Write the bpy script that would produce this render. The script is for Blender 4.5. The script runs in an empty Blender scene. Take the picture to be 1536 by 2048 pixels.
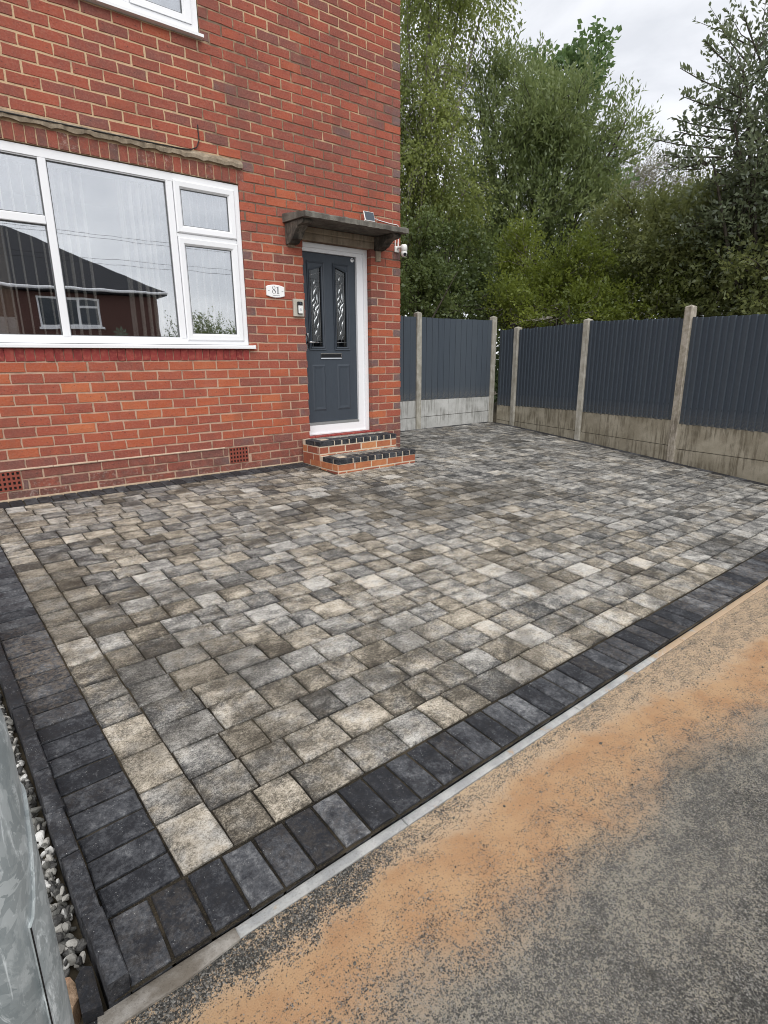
import bpy, math, random
import numpy as np
from mathutils import Vector, Euler, Matrix

SC = bpy.context.scene
COL = SC.collection
rnd = random.Random(7)

# ------------------------------------------------------------------ camera
CAM_LOC = Vector((-4.78282, -5.64596, 1.14099))
CAM_ROT = Euler((1.30601764, 0.0077824, -0.67460966), 'XYZ')
FPX = 1123.179 / 2048.0                      # focal length in picture heights
cam = bpy.data.cameras.new('camera')
cam.sensor_fit = 'VERTICAL'
cam.sensor_height = 36.0
cam.sensor_width = 27.0
cam.lens = FPX * 36.0
cam.clip_start = 0.05
cam.clip_end = 400.0
camo = bpy.data.objects.new('camera', cam)
COL.objects.link(camo)
camo.location = CAM_LOC
camo.rotation_euler = CAM_ROT
SC.camera = camo

# ------------------------------------------------------------------ sky, sun, exposure
world = bpy.data.worlds.new('World')
SC.world = world
world.use_nodes = True
wn, wl = world.node_tree.nodes, world.node_tree.links
wn.clear()
SUN_EL, SUN_AZ = math.radians(47), math.radians(208)    # azimuth clockwise from +Y
w_out = wn.new('ShaderNodeOutputWorld')
w_bg = wn.new('ShaderNodeBackground')
w_bg.inputs['Strength'].default_value = 0.1
w_sky = wn.new('ShaderNodeTexSky')
w_sky.sky_type = 'NISHITA'
w_sky.sun_disc = False
w_sky.sun_elevation = SUN_EL
w_sky.sun_rotation = SUN_AZ
w_tc = wn.new('ShaderNodeTexCoord')
w_map = wn.new('ShaderNodeMapping')
w_map.inputs['Scale'].default_value = (1.0, 1.0, 2.2)
w_n = wn.new('ShaderNodeTexNoise')
w_n.inputs['Scale'].default_value = 3.4
w_n.inputs['Detail'].default_value = 7
w_n.inputs['Roughness'].default_value = 0.55
w_n.inputs['Distortion'].default_value = 0.4
w_r = wn.new('ShaderNodeValToRGB')
w_r.color_ramp.elements[0].position = 0.36
w_r.color_ramp.elements[0].color = (0.43, 0.44, 0.465, 1)
w_r.color_ramp.elements[1].position = 0.62
w_r.color_ramp.elements[1].color = (0.575, 0.58, 0.597, 1)
w_mul = wn.new('ShaderNodeVectorMath'); w_mul.operation = 'SCALE'
w_mul.inputs['Scale'].default_value = 10.0
w_mix = wn.new('ShaderNodeMix'); w_mix.data_type = 'RGBA'
w_mix.inputs['Factor'].default_value = 0.93
wl.new(w_tc.outputs['Generated'], w_map.inputs['Vector'])
wl.new(w_map.outputs['Vector'], w_n.inputs['Vector'])
wl.new(w_n.outputs['Fac'], w_r.inputs['Fac'])
wl.new(w_r.outputs['Color'], w_mul.inputs[0])
wl.new(w_sky.outputs['Color'], w_mix.inputs['A'])
wl.new(w_mul.outputs['Vector'], w_mix.inputs['B'])
wl.new(w_mix.outputs['Result'], w_bg.inputs['Color'])
wl.new(w_bg.outputs['Background'], w_out.inputs['Surface'])

sun = bpy.data.lights.new('sun', 'SUN')
sun.energy = 1.5
sun.angle = math.radians(70)
sun.color = (1.0, 0.97, 0.93)
suno = bpy.data.objects.new('sun', sun)
COL.objects.link(suno)
sd = Vector((math.sin(SUN_AZ) * math.cos(SUN_EL), math.cos(SUN_AZ) * math.cos(SUN_EL), math.sin(SUN_EL)))
suno.rotation_euler = sd.to_track_quat('Z', 'Y').to_euler()
suno.location = (-4, -8, 12)

SC.render.engine = 'CYCLES'
SC.cycles.use_denoising = True
SC.cycles.filter_width = 1.0
SC.cycles.denoising_prefilter = 'ACCURATE'
SC.cycles.max_bounces = 8
SC.cycles.transparent_max_bounces = 12
SC.view_settings.view_transform = 'Standard'
SC.view_settings.look = 'None'
SC.view_settings.exposure = 0.95
SC.view_settings.gamma = 1.0
SC.view_settings.use_curve_mapping = False

SLOPE = 0.05                                 # the drive falls towards the road


def gz(y):
    return SLOPE * y


TILT = math.atan(SLOPE)
_RI = CAM_ROT.to_matrix().inverted()


def project(p):
    q = _RI @ (Vector(p) - CAM_LOC)
    if q.z > -0.05:
        return None
    return (0.5 * 0.75 + FPX * q.x / -q.z, 0.5 - FPX * q.y / -q.z)     # x in 0..0.75, y in 0..1


def shown_area(corners):
    pr = [project(c) for c in corners]
    if any(p is None for p in pr):
        return 0.0
    cx = sum(p[0] for p in pr) / len(pr); cy = sum(p[1] for p in pr) / len(pr)
    if not (-0.02 < cx < 0.77 and -0.02 < cy < 1.02):
        return 0.0
    a = 0
    for i in range(len(pr)):
        x0, y0 = pr[i]; x1, y1 = pr[(i + 1) % len(pr)]
        a += x0 * y1 - x1 * y0
    return abs(a) / 2


# ------------------------------------------------------------------ node helpers
class NT:
    def __init__(s, name, rough=0.7, spec=0.35):
        s.m = bpy.data.materials.new(name)
        s.m.use_nodes = True
        s.n = s.m.node_tree.nodes; s.l = s.m.node_tree.links
        s.b = s.n['Principled BSDF']; s.out = s.n['Material Output']
        s.b.inputs['Roughness'].default_value = rough
        s.b.inputs['Specular IOR Level'].default_value = spec

    def put(s, sock, v):
        if hasattr(v, 'is_linked') or hasattr(v, 'links'):
            s.l.new(v, sock)
        elif isinstance(v, (tuple, list)):
            if sock.type == 'RGBA':
                sock.default_value = (v[0], v[1], v[2], 1)
            else:
                sock.default_value = v[:3]
        else:
            sock.default_value = v

    def pos(s):
        return s.n.new('ShaderNodeNewGeometry').outputs['Position']

    def objco(s):
        return s.n.new('ShaderNodeTexCoord').outputs['Object']

    def island(s):
        return s.n.new('ShaderNodeNewGeometry').outputs['Random Per Island']

    def oinfo(s, what='Random'):
        return s.n.new('ShaderNodeObjectInfo').outputs[what]

    def param(s):
        a = s.n.new('ShaderNodeAttribute'); a.attribute_name = 'pv'
        v = s.n.new('ShaderNodeVectorMath'); v.operation = 'ADD'
        s.l.new(a.outputs['Vector'], v.inputs[0]); s.l.new(s.oinfo('Color'), v.inputs[1])
        return s.sep(v.outputs['Vector'])

    def sep(s, v):
        x = s.n.new('ShaderNodeSeparateXYZ'); s.l.new(v, x.inputs[0])
        return x.outputs[0], x.outputs[1], x.outputs[2]

    def comb(s, x, y, z):
        c = s.n.new('ShaderNodeCombineXYZ')
        for i, q in enumerate((x, y, z)): s.put(c.inputs[i], q)
        return c.outputs[0]

    def scale(s, v, sc):
        m = s.n.new('ShaderNodeVectorMath'); m.operation = 'MULTIPLY'
        s.put(m.inputs[0], v); m.inputs[1].default_value = sc
        return m.outputs['Vector']

    def noise(s, vec, scale, detail=4, rough=0.55, dist=0.0, w=None, out='Fac'):
        t = s.n.new('ShaderNodeTexNoise')
        if w is not None:
            t.noise_dimensions = '4D'; s.put(t.inputs['W'], w)
        s.l.new(vec, t.inputs['Vector'])
        t.inputs['Scale'].default_value = scale; t.inputs['Detail'].default_value = detail
        t.inputs['Roughness'].default_value = rough; t.inputs['Distortion'].default_value = dist
        return t.outputs[out]

    def voro(s, vec, scale, feature='F1', out='Distance', rand=1.0):
        t = s.n.new('ShaderNodeTexVoronoi'); t.feature = feature
        s.l.new(vec, t.inputs['Vector']); t.inputs['Scale'].default_value = scale
        t.inputs['Randomness'].default_value = rand
        return t.outputs[out]

    def math(s, op, a, b=0.0, clamp=False):
        m = s.n.new('ShaderNodeMath'); m.operation = op; m.use_clamp = clamp
        s.put(m.inputs[0], a); s.put(m.inputs[1], b)
        return m.outputs[0]

    def ss(s, v, lo, hi, a=0.0, b=1.0):
        m = s.n.new('ShaderNodeMapRange'); m.interpolation_type = 'SMOOTHSTEP'
        s.put(m.inputs['Value'], v); m.inputs['From Min'].default_value = lo; m.inputs['From Max'].default_value = hi
        m.inputs['To Min'].default_value = a; m.inputs['To Max'].default_value = b
        return m.outputs[0]

    def mix(s, f, a, b, mode='MIX'):
        m = s.n.new('ShaderNodeMix'); m.data_type = 'RGBA'; m.blend_type = mode
        s.put(m.inputs['Factor'], f); s.put(m.inputs['A'], a); s.put(m.inputs['B'], b)
        return m.outputs['Result']

    def ramp(s, f, stops, interp='LINEAR'):
        r = s.n.new('ShaderNodeValToRGB'); r.color_ramp.interpolation = interp
        e = r.color_ramp.elements
        while len(e) < len(stops): e.new(0.5)
        for i, (p, c) in enumerate(stops):
            e[i].position = p
            e[i].color = (c[0], c[1], c[2], 1) if isinstance(c, (tuple, list)) else (c, c, c, 1)
        s.put(r.inputs['Fac'], f)
        return r.outputs['Color']

    def bump(s, h, strength=0.5, dist=0.004, prev=None):
        b = s.n.new('ShaderNodeBump'); b.inputs['Strength'].default_value = strength
        b.inputs['Distance'].default_value = dist
        s.put(b.inputs['Height'], h)
        if prev is not None: s.l.new(prev, b.inputs['Normal'])
        return b.outputs['Normal']

    def done(s, color=None, normal=None, rough=None, metal=None):
        if color is not None: s.put(s.b.inputs['Base Color'], color)
        if normal is not None: s.l.new(normal, s.b.inputs['Normal'])
        if rough is not None: s.put(s.b.inputs['Roughness'], rough)
        if metal is not None: s.b.inputs['Metallic'].default_value = metal
        return s.m


def plain(name, c, rough=0.5, metal=0.0, spec=0.4, var=0.06, sc=30):
    t = NT(name, rough, spec)
    n = t.noise(t.pos(), sc, 5)
    col = t.mix(n, tuple(x * (1 - var) for x in c), tuple(min(1, x * (1 + var)) for x in c))
    return t.done(col, t.bump(n, 0.05, 0.002), metal=metal)


# ------------------------------------------------------------------ materials
def mat_brick(name='red clay brick'):
    t = NT(name, 0.85, 0.2)
    tone, r2, dirt = t.param()
    p = t.pos()
    w = t.math('MULTIPLY', r2, 37.0)
    big = t.noise(p, 9, 4, 0.6, 0.5, w)
    fine = t.noise(p, 70, 5, 0.65, 0.2, w)
    pits = t.noise(t.scale(p, (1, 1, 2.2)), 45, 3, 0.5, 0.8, w)
    tt = t.math('ADD', tone, t.math('MULTIPLY', t.math('SUBTRACT', big, 0.5), 0.42))
    col = t.ramp(tt, [(0.0, (0.145, 0.108, 0.108)), (0.14, (0.185, 0.077, 0.066)), (0.34, (0.255, 0.073, 0.053)),
                      (0.55, (0.325, 0.083, 0.052)), (0.78, (0.395, 0.101, 0.048)), (1.0, (0.47, 0.145, 0.064))])
    col = t.mix(t.ss(fine, 0.40, 0.75, 0, 0.35), col, (0.44, 0.22, 0.16))
    col = t.mix(t.ss(pits, 0.60, 0.72, 0, 0.8), col, (0.075, 0.042, 0.036))
    soot = t.math('MULTIPLY', dirt, t.ss(t.noise(p, 14, 5, 0.65), 0.25, 0.7), True)
    col = t.mix(t.math('MULTIPLY', soot, 0.8), col, (0.085, 0.055, 0.047))
    bl = t.math('MULTIPLY', t.ss(dirt, 0.5, 0.9), t.ss(t.noise(p, 38, 6, 0.75, 0.4, w), 0.50, 0.68))
    col = t.mix(t.math('MULTIPLY', bl, 0.5), col, (0.50, 0.42, 0.37))
    wsh = t.noise(t.scale(p, (1, 1, 0.45)), 1.7, 6, 0.62, 0.5)
    col = t.mix(t.ss(wsh, 0.50, 0.68, 0, 0.38), col, (0.155, 0.070, 0.055))
    col = t.mix(t.ss(wsh, 0.46, 0.30, 0, 0.16), col, (0.52, 0.24, 0.16))
    spk = t.ss(t.noise(p, 13, 5, 0.7, 1.0), 0.74, 0.765)
    col = t.mix(t.math('MULTIPLY', spk, 0.55), col, (0.60, 0.48, 0.40))
    n = t.bump(fine, 0.7, 0.003)
    n = t.bump(pits, 0.5, 0.004, n)
    return t.done(col, n)


def mat_mortar():
    t = NT('brickwork mortar', 0.95, 0.1)
    p = t.pos()
    x, y, z = t.sep(p)
    big = t.noise(p, 1.5, 4, 0.6, 0.6)
    med = t.noise(p, 7, 5, 0.65)
    f = t.math('ADD', t.math('MULTIPLY', t.math('SUBTRACT', big, 0.5), 2.2),
               t.math('MULTIPLY', t.math('SUBTRACT', med, 0.5), 1.3))
    # older, sooty pointing over the door half of the wall
    mid = t.math('MULTIPLY', t.ss(x, -2.75, -1.9), t.math('MULTIPLY', t.ss(z, 1.9, 2.5), t.ss(z, 4.75, 3.9)))
    f = t.math('ADD', f, t.math('MULTIPLY', mid, 0.62))
    low = t.ss(z, 0.36, 0.20)
    f = t.math('ADD', f, t.math('MULTIPLY', low, 0.25))
    cl = t.mix(t.ss(z, 2.4, 3.0), (0.49, 0.335, 0.245), (0.57, 0.41, 0.255))
    col = t.mix(t.ss(f, 0.15, 0.75, 0, 0.9), cl, (0.12, 0.085, 0.065))
    g = t.noise(p, 160, 3, 0.6)
    col = t.mix(t.ss(g, 0.4, 0.75, 0, 0.35), col, (0.24, 0.18, 0.14))
    col = t.mix(t.ss(t.noise(p, 4.5, 6, 0.7, 0.6), 0.52, 0.66, 0, 0.55), col, (0.27, 0.185, 0.145))
    return t.done(col, t.bump(g, 0.6, 0.003))


# soiled areas of the drive: x, y, half-widths
STAINS = [(-4.05, -3.6, 0.5, 0.7), (-1.0, -2.1, 1.2, 0.6), (-4.4, -2.3, 0.35, 0.9)]


def mat_paver():
    t = NT('weathered concrete paver', 0.78, 0.3)
    tone, r2, br = t.param()
    p = t.pos()
    w = t.math('MULTIPLY', r2, 61.0)
    a = t.noise(t.scale(p, (0.8, 1.2, 1.0)), 12, 3, 0.55, 0.3, w)
    m = t.noise(t.scale(p, (0.9, 1.15, 1.0)), 95, 5, 0.78, 0.2, w)
    fine = t.noise(p, 230, 3, 0.75)
    eg = t.n.new('ShaderNodeAttribute'); eg.attribute_name = 'edge'
    rim = t.math('MULTIPLY', eg.outputs['Fac'], t.ss(t.noise(p, 16, 4, 0.6, 0.3, w), 0.30, 0.62))
    v = t.math('ADD', tone, t.math('MULTIPLY', t.math('SUBTRACT', a, 0.5), 1.0))
    v = t.math('ADD', v, t.math('MULTIPLY', t.math('SUBTRACT', m, 0.5), 1.4))
    v = t.math('ADD', v, t.math('MULTIPLY', t.math('SUBTRACT', fine, 0.5), 1.05))
    v = t.math('SUBTRACT', v, t.math('MULTIPLY', rim, 0.17))
    v = t.math('ADD', t.math('MULTIPLY', t.math('SUBTRACT', v, 0.47), 1.35), 0.465)
    grey = t.ramp(v, [(0.0, (0.030, 0.031, 0.032)), (0.25, (0.078, 0.078, 0.077)), (0.45, (0.18, 0.177, 0.168)),
                      (0.68, (0.345, 0.335, 0.31)), (1.0, (0.56, 0.545, 0.51))])
    tan = t.ramp(v, [(0.0, (0.037, 0.032, 0.026)), (0.25, (0.088, 0.077, 0.060)), (0.45, (0.19, 0.168, 0.132)),
                     (0.68, (0.375, 0.332, 0.265)), (1.0, (0.59, 0.535, 0.45))])
    hue = t.math('ADD', br, t.math('MULTIPLY', t.math('SUBTRACT', t.noise(p, 17, 4, 0.6, 0.5, w), 0.5), 1.6))
    col = t.mix(t.ss(hue, 0.15, 0.85), grey, tan)
    # damp or sandy marks left across several stones
    px_, py_, pz_ = t.sep(p)
    def spot(cx, cy, rx, ry):
        dx = t.math('DIVIDE', t.math('SUBTRACT', px_, cx), rx); dy = t.math('DIVIDE', t.math('SUBTRACT', py_, cy), ry)
        return t.math('SUBTRACT', 1.0, t.math('ADD', t.math('MULTIPLY', dx, dx), t.math('MULTIPLY', dy, dy)), True)
    st_ = t.math('MAXIMUM', spot(STAINS[0][0], STAINS[0][1], STAINS[0][2], STAINS[0][3]), spot(*STAINS[1]))
    st_ = t.math('MAXIMUM', st_, spot(*STAINS[2]))
    nz = t.math('ADD', t.noise(p, 1.6, 7, 0.68, 0.6), t.math('MULTIPLY', st_, 0.17))
    dk = t.ss(nz, 0.50, 0.66, 0, 0.72)
    col = t.mix(dk, col, t.mix(0.68, col, (0.040, 0.034, 0.025)))
    n = t.bump(t.math('ADD', m, t.math('MULTIPLY', fine, 0.8)), 0.3, 0.003)
    return t.done(col, n, t.ss(a, 0.3, 0.7, 0.62, 0.85))


def mat_border():
    t = NT('charcoal paving block', 0.75, 0.22)
    tone, r2, sand = t.param()
    p = t.pos()
    w = t.math('MULTIPLY', r2, 53.0)
    a = t.noise(p, 13, 5, 0.6, 0.6, w)
    m = t.noise(p, 75, 5, 0.72, 0.4, w)
    f = t.noise(p, 280, 3, 0.6)
    v = t.math('ADD', tone, t.math('MULTIPLY', t.math('SUBTRACT', a, 0.5), 1.2))
    v = t.math('ADD', v, t.math('MULTIPLY', t.math('SUBTRACT', m, 0.5), 1.0))
    v = t.math('ADD', v, t.math('MULTIPLY', t.math('SUBTRACT', f, 0.5), 0.4))
    col = t.ramp(v, [(0.0, (0.010, 0.011, 0.013)), (0.42, (0.022, 0.024, 0.029)), (0.70, (0.075, 0.079, 0.087)), (1.0, (0.22, 0.225, 0.23))])
    scuff = t.noise(t.scale(p, (1.0, 1.0, 1.0)), 45, 6, 0.8, 0.5, w)
    col = t.mix(t.ss(scuff, 0.56, 0.72, 0, 0.5), col, (0.26, 0.265, 0.27))
    sp = t.voro(p, 120, 'F1')
    col = t.mix(t.math('MULTIPLY', t.ss(sp, 0.16, 0.08), t.ss(t.noise(p, 25, 3), 0.52, 0.6)), col, (0.4, 0.4, 0.39))
    s = t.math('MULTIPLY', sand, t.ss(t.noise(p, 48, 7, 0.8, 0.3), 0.42, 0.62), True)
    col = t.mix(s, col, (0.31, 0.245, 0.175))
    n = t.bump(t.math('ADD', m, t.math('MULTIPLY', f, 0.4)), 0.5, 0.003)
    return t.done(col, n, t.ss(a, 0.35, 0.65, 0.62, 0.85))


def mat_joint():
    t = NT('jointing sand', 0.95, 0.1)
    p = t.pos()
    n = t.noise(p, 3.0, 5, 0.6)
    g = t.noise(p, 220, 3, 0.7)
    col = t.mix(t.ss(n, 0.40, 0.66), (0.013, 0.0125, 0.011), (0.060, 0.050, 0.035))
    col = t.mix(t.ss(g, 0.45, 0.8, 0, 0.4), col, (0.19, 0.15, 0.10))
    return t.done(col, t.bump(g, 0.8, 0.003))


def mat_concrete(name, c1, c2, dirt, streak=0.0, sc=8.0, speck=0.3):
    t = NT(name, 0.9, 0.2)
    p = t.pos()
    a = t.noise(p, sc, 6, 0.62, 0.3)
    f = t.noise(p, 190, 4, 0.65)
    col = t.mix(t.ss(a, 0.32, 0.7), c1, c2)
    if streak > 0:
        s = t.noise(t.scale(p, (1.0, 1.0, 0.09)), 26, 5, 0.65)
        b = t.noise(p, 3.2, 4, 0.6)
        k = t.math('MULTIPLY', t.ss(s, 0.44, 0.60), t.ss(b, 0.34, 0.56))
        col = t.mix(t.math('MULTIPLY', k, streak), col, dirt)
        pt = t.noise(t.scale(p, (1.0, 1.0, 0.5)), 45, 6, 0.75, 0.6)
        col = t.mix(t.ss(pt, 0.56, 0.72, 0, streak * 0.75), col, dirt)
    col = t.mix(t.ss(f, 0.5, 0.72, 0, speck), col, dirt)
    return t.done(col, t.bump(f, 0.6, 0.004))


def mat_road():
    t = NT('sandy tarmac', 0.9, 0.25)
    p = t.pos()
    x, y, z = t.sep(p)
    p2 = t.comb(x, y, 0.0)
    warp = t.noise(p2, 160, 2, 0.5, 0.0, out='Color')
    wv = t.n.new('ShaderNodeVectorMath'); wv.operation = 'MULTIPLY_ADD'
    t.l.new(warp, wv.inputs[0]); wv.inputs[1].default_value = (0.0025, 0.0025, 0); t.l.new(p2, wv.inputs[2])
    pw = wv.outputs['Vector']
    v1 = t.voro(pw, 300, 'F1')
    idv = t.n.new('ShaderNodeTexVoronoi'); t.l.new(pw, idv.inputs['Vector']); idv.inputs['Scale'].default_value = 300
    rr, rg, rb = t.sep(idv.outputs['Color'])
    id2 = t.n.new('ShaderNodeTexVoronoi'); t.l.new(p2, id2.inputs['Vector']); id2.inputs['Scale'].default_value = 175
    q1, q2, q3 = t.sep(id2.outputs['Color'])
    stone = t.math('ADD', 0.22, t.math('ADD', t.math('MULTIPLY', rr, 0.62), t.math('MULTIPLY', q1, 0.34)))
    stone = t.math('SUBTRACT', stone, t.math('MULTIPLY', v1, 0.55))
    stone = t.math('ADD', stone, t.math('MULTIPLY', t.math('SUBTRACT', t.noise(p2, 110, 4, 0.7), 0.5), 0.35))
    # how high the swept sand stands: a ridge along the kerb, thinning out over the road
    big = t.noise(p2, 2.6, 5, 0.6, 0.3)
    med = t.noise(p2, 9, 5, 0.62, 0.4)
    d = t.math('SUBTRACT', -4.578, y)
    d = t.math('ADD', d, t.math('MULTIPLY', t.math('SUBTRACT', big, 0.5), 0.30))
    d = t.math('ADD', d, t.math('MULTIPLY', t.math('SUBTRACT', med, 0.5), 0.14))
    d = t.math('SUBTRACT', d, t.ss(x, -3.1, -1.6, 0.0, 0.17))
    level = t.ramp(d, [(0.0, 0.46), (0.055, 0.50), (0.10, 0.74), (0.15, 0.80), (0.20, 0.68), (0.30, 0.57), (0.40, 0.38), (0.52, 0.20), (0.75, 0.16)])
    lv = t.sep(level)[0]
    lv = t.math('ADD', lv, t.math('MULTIPLY', t.math('SUBTRACT', t.noise(t.scale(p2, (0.6, 1.3, 1)), 14, 6, 0.72, 0.3), 0.5), 1.35))
    far = t.ss(d, 0.24, 0.52)
    lv = t.math('SUBTRACT', lv, t.math('MULTIPLY', t.ss(x, -3.75, -4.15), t.ss(d, 0.16, 0.05, 0, 0.42)))
    lv = t.math('ADD', lv, t.math('MULTIPLY', far, t.math('MULTIPLY', t.math('SUBTRACT', t.noise(p2, 3.4, 6, 0.65, 0.4), 0.46), 0.85)))
    cover = t.ss(t.math('SUBTRACT', lv, stone), -0.30, 0.26)
    sand = t.mix(t.ss(t.noise(p2, 6.5, 5, 0.6), 0.35, 0.65), (0.36, 0.225, 0.12), (0.29, 0.155, 0.074))
    sand = t.mix(t.ss(d, 0.05, 0.15), (0.40, 0.30, 0.20), sand)
    sand = t.mix(far, sand, (0.225, 0.205, 0.165))
    g = t.noise(p2, 420, 3, 0.6)
    sand = t.mix(t.ss(g, 0.3, 0.75, 0, 0.5), sand, t.mix(far, (0.46, 0.325, 0.205), (0.28, 0.26, 0.22)))
    st = t.ramp(rg, [(0.0, (0.022, 0.022, 0.021)), (0.45, (0.050, 0.049, 0.045)), (0.8, (0.105, 0.102, 0.094)), (1.0, (0.24, 0.23, 0.21))])
    bleach = t.ss(t.noise(p2, 1.7, 5, 0.6), 0.38, 0.58, 0, 0.30)
    st = t.mix(t.math('MULTIPLY', bleach, far), st, (0.14, 0.135, 0.125))
    col = t.mix(cover, st, sand)
    damp = t.ss(t.noise(p2, 2.3, 6, 0.65, 0.5), 0.54, 0.68, 0, 0.6)
    col = t.mix(t.math('MULTIPLY', damp, far), col, (0.030, 0.028, 0.024))
    h = t.math('MAXIMUM', t.math('MULTIPLY', stone, 0.9), t.math('ADD', lv, t.math('MULTIPLY', g, 0.12)))
    n = t.bump(h, 0.7, 0.004)
    return t.done(col, n)


def mat_fence():
    t = NT('slate grey fence paint', 0.75, 0.3)
    tone = t.oinfo('Random')
    p = t.objco()
    g = t.noise(t.scale(p, (1, 1, 0.06)), 60, 5, 0.65, 0.3, t.math('MULTIPLY', tone, 30))
    k = t.ss(t.voro(t.scale(p, (1.0, 1.0, 0.8)), 7.0), 0.12, 0.02)
    col = t.mix(g, (0.038, 0.050, 0.066), (0.074, 0.092, 0.115))
    col = t.mix(t.math('MULTIPLY', tone, 0.6), col, (0.070, 0.086, 0.104))
    zz = t.sep(p)[2]
    sp_ = t.math('MULTIPLY', t.ss(zz, 0.22, 0.0), t.ss(t.noise(p, 35, 6, 0.75), 0.42, 0.62))
    col = t.mix(t.math('MULTIPLY', sp_, 0.5), col, (0.17, 0.16, 0.135))
    col = t.mix(t.math('MULTIPLY', k, 0.7), col, (0.012, 0.014, 0.017))
    col = t.mix(t.ss(t.noise(p, 40, 5, 0.7), 0.66, 0.76, 0, 0.3), col, (0.12, 0.12, 0.115))
    return t.done(col, t.bump(g, 0.5, 0.004))


def mat_door():
    t = NT('anthracite grained door', 0.5, 0.4)
    p = t.pos()
    g = t.noise(t.scale(p, (1, 1, 0.12)), 75, 5, 0.6, 1.2)
    col = t.mix(g, (0.034, 0.044, 0.058), (0.058, 0.071, 0.089))
    return t.done(col, t.bump(g, 0.45, 0.003))


def mat_glass(name, refl, tint=(0.9, 0.93, 0.93), edge=0.95):
    t = NT(name)
    t.n.remove(t.b)
    tr = t.n.new('ShaderNodeBsdfTransparent'); tr.inputs['Color'].default_value = (*tint, 1)
    gl = t.n.new('ShaderNodeBsdfGlossy'); gl.inputs['Roughness'].default_value = 0.0
    gl.inputs['Color'].default_value = (0.97, 0.985, 1, 1)
    lw = t.n.new('ShaderNodeLayerWeight'); lw.inputs['Blend'].default_value = 0.35
    f = t.ss(lw.outputs['Facing'], 0.0, 1.0, refl, edge)
    wob = t.bump(t.noise(t.pos(), 2.2, 2), 0.02, 0.02)
    t.l.new(wob, gl.inputs['Normal'])
    mx = t.n.new('ShaderNodeMixShader')
    t.l.new(f, mx.inputs[0]); t.l.new(tr.outputs[0], mx.inputs[1]); t.l.new(gl.outputs[0], mx.inputs[2])
    t.l.new(mx.outputs[0], t.out.inputs['Surface'])
    return t.m


def mat_galv():
    t = NT('galvanised steel', 0.6, 0.35)
    p = t.objco()
    v = t.n.new('ShaderNodeTexVoronoi'); v.inputs['Scale'].default_value = 60
    wr = t.noise(p, 9, 4, 0.6, 1.5, out='Color')
    mv = t.n.new('ShaderNodeVectorMath'); mv.operation = 'MULTIPLY_ADD'
    t.l.new(wr, mv.inputs[0]); mv.inputs[1].default_value = (0.09, 0.09, 0.09); t.l.new(t.scale(p, (1, 1, 0.55)), mv.inputs[2])
    t.l.new(mv.outputs[0], v.inputs['Vector'])
    r = t.sep(v.outputs['Color'])[0]
    cl = t.noise(t.scale(p, (1, 1, 0.45)), 12, 6, 0.7, 1.4)
    col = t.mix(r, (0.27, 0.305, 0.315), (0.47, 0.505, 0.51))
    col = t.mix(t.ss(cl, 0.46, 0.58), col, t.mix(0.55, col, (0.22, 0.255, 0.265)))
    col = t.mix(t.ss(t.noise(t.scale(p, (1, 1, 0.4)), 26, 6, 0.75, 1.2), 0.55, 0.68, 0, 0.8), col, (0.74, 0.79, 0.80))
    return t.done(col, t.bump(cl, 0.12, 0.003), t.ss(r, 0, 1, 0.5, 0.72), metal=0.1)


def mat_pebble():
    t = NT('mixed pebbles', 0.7, 0.35)
    i = t.island()
    p = t.pos()
    col = t.ramp(i, [(0.0, (0.045, 0.045, 0.045)), (0.28, (0.13, 0.13, 0.12)), (0.50, (0.26, 0.255, 0.235)), (0.72, (0.40, 0.39, 0.36)),
                     (0.86, (0.60, 0.60, 0.58)), (1.0, (0.76, 0.76, 0.75))], 'CONSTANT')
    n = t.noise(p, 90, 5, 0.65, 0.5)
    col = t.mix(t.ss(n, 0.4, 0.7, 0, 0.45), col, (0.18, 0.175, 0.16))
    return t.done(col, t.bump(n, 0.4, 0.003))


def mat_leaf(name, a, b, c=None, trans=0.3, gloss=0.06, clump=0.7):
    t = NT(name)
    t.n.remove(t.b)
    i = t.island()
    cl = t.noise(t.pos(), clump, 4, 0.6)
    col = t.mix(i, a, b)
    col = t.mix(t.ss(cl, 0.38, 0.64), col, c if c else tuple(x * 0.7 for x in a))
    df = t.n.new('ShaderNodeBsdfDiffuse'); tl = t.n.new('ShaderNodeBsdfTranslucent'); gl = t.n.new('ShaderNodeBsdfGlossy')
    gl.inputs['Roughness'].default_value = 0.45; gl.inputs['Color'].default_value = (0.8, 0.85, 0.9, 1)
    t.l.new(col, df.inputs['Color'])
    t.l.new(t.mix(0.4, col, tuple(min(1, x * 1.7) for x in b)), tl.inputs['Color'])
    m1 = t.n.new('ShaderNodeMixShader'); m1.inputs[0].default_value = trans
    t.l.new(df.outputs[0], m1.inputs[1]); t.l.new(tl.outputs[0], m1.inputs[2])
    m2 = t.n.new('ShaderNodeMixShader'); m2.inputs[0].default_value = gloss
    t.l.new(m1.outputs[0], m2.inputs[1]); t.l.new(gl.outputs[0], m2.inputs[2])
    t.l.new(m2.outputs[0], t.out.inputs['Surface'])
    return t.m


def mat_bark(name, a, b):
    t = NT(name, 0.9, 0.15)
    n = t.noise(t.scale(t.pos(), (1, 1, 0.4)), 22, 5, 0.65, 0.5)
    return t.done(t.mix(t.ss(n, 0.35, 0.65), a, b), t.bump(n, 0.7, 0.01))


def mat_ground():
    t = NT('bare soil', 0.95, 0.1)
    n = t.noise(t.pos(), 6, 6, 0.6)
    return t.done(t.mix(n, (0.05, 0.042, 0.03), (0.10, 0.085, 0.06)), t.bump(n, 0.6, 0.02))


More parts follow.
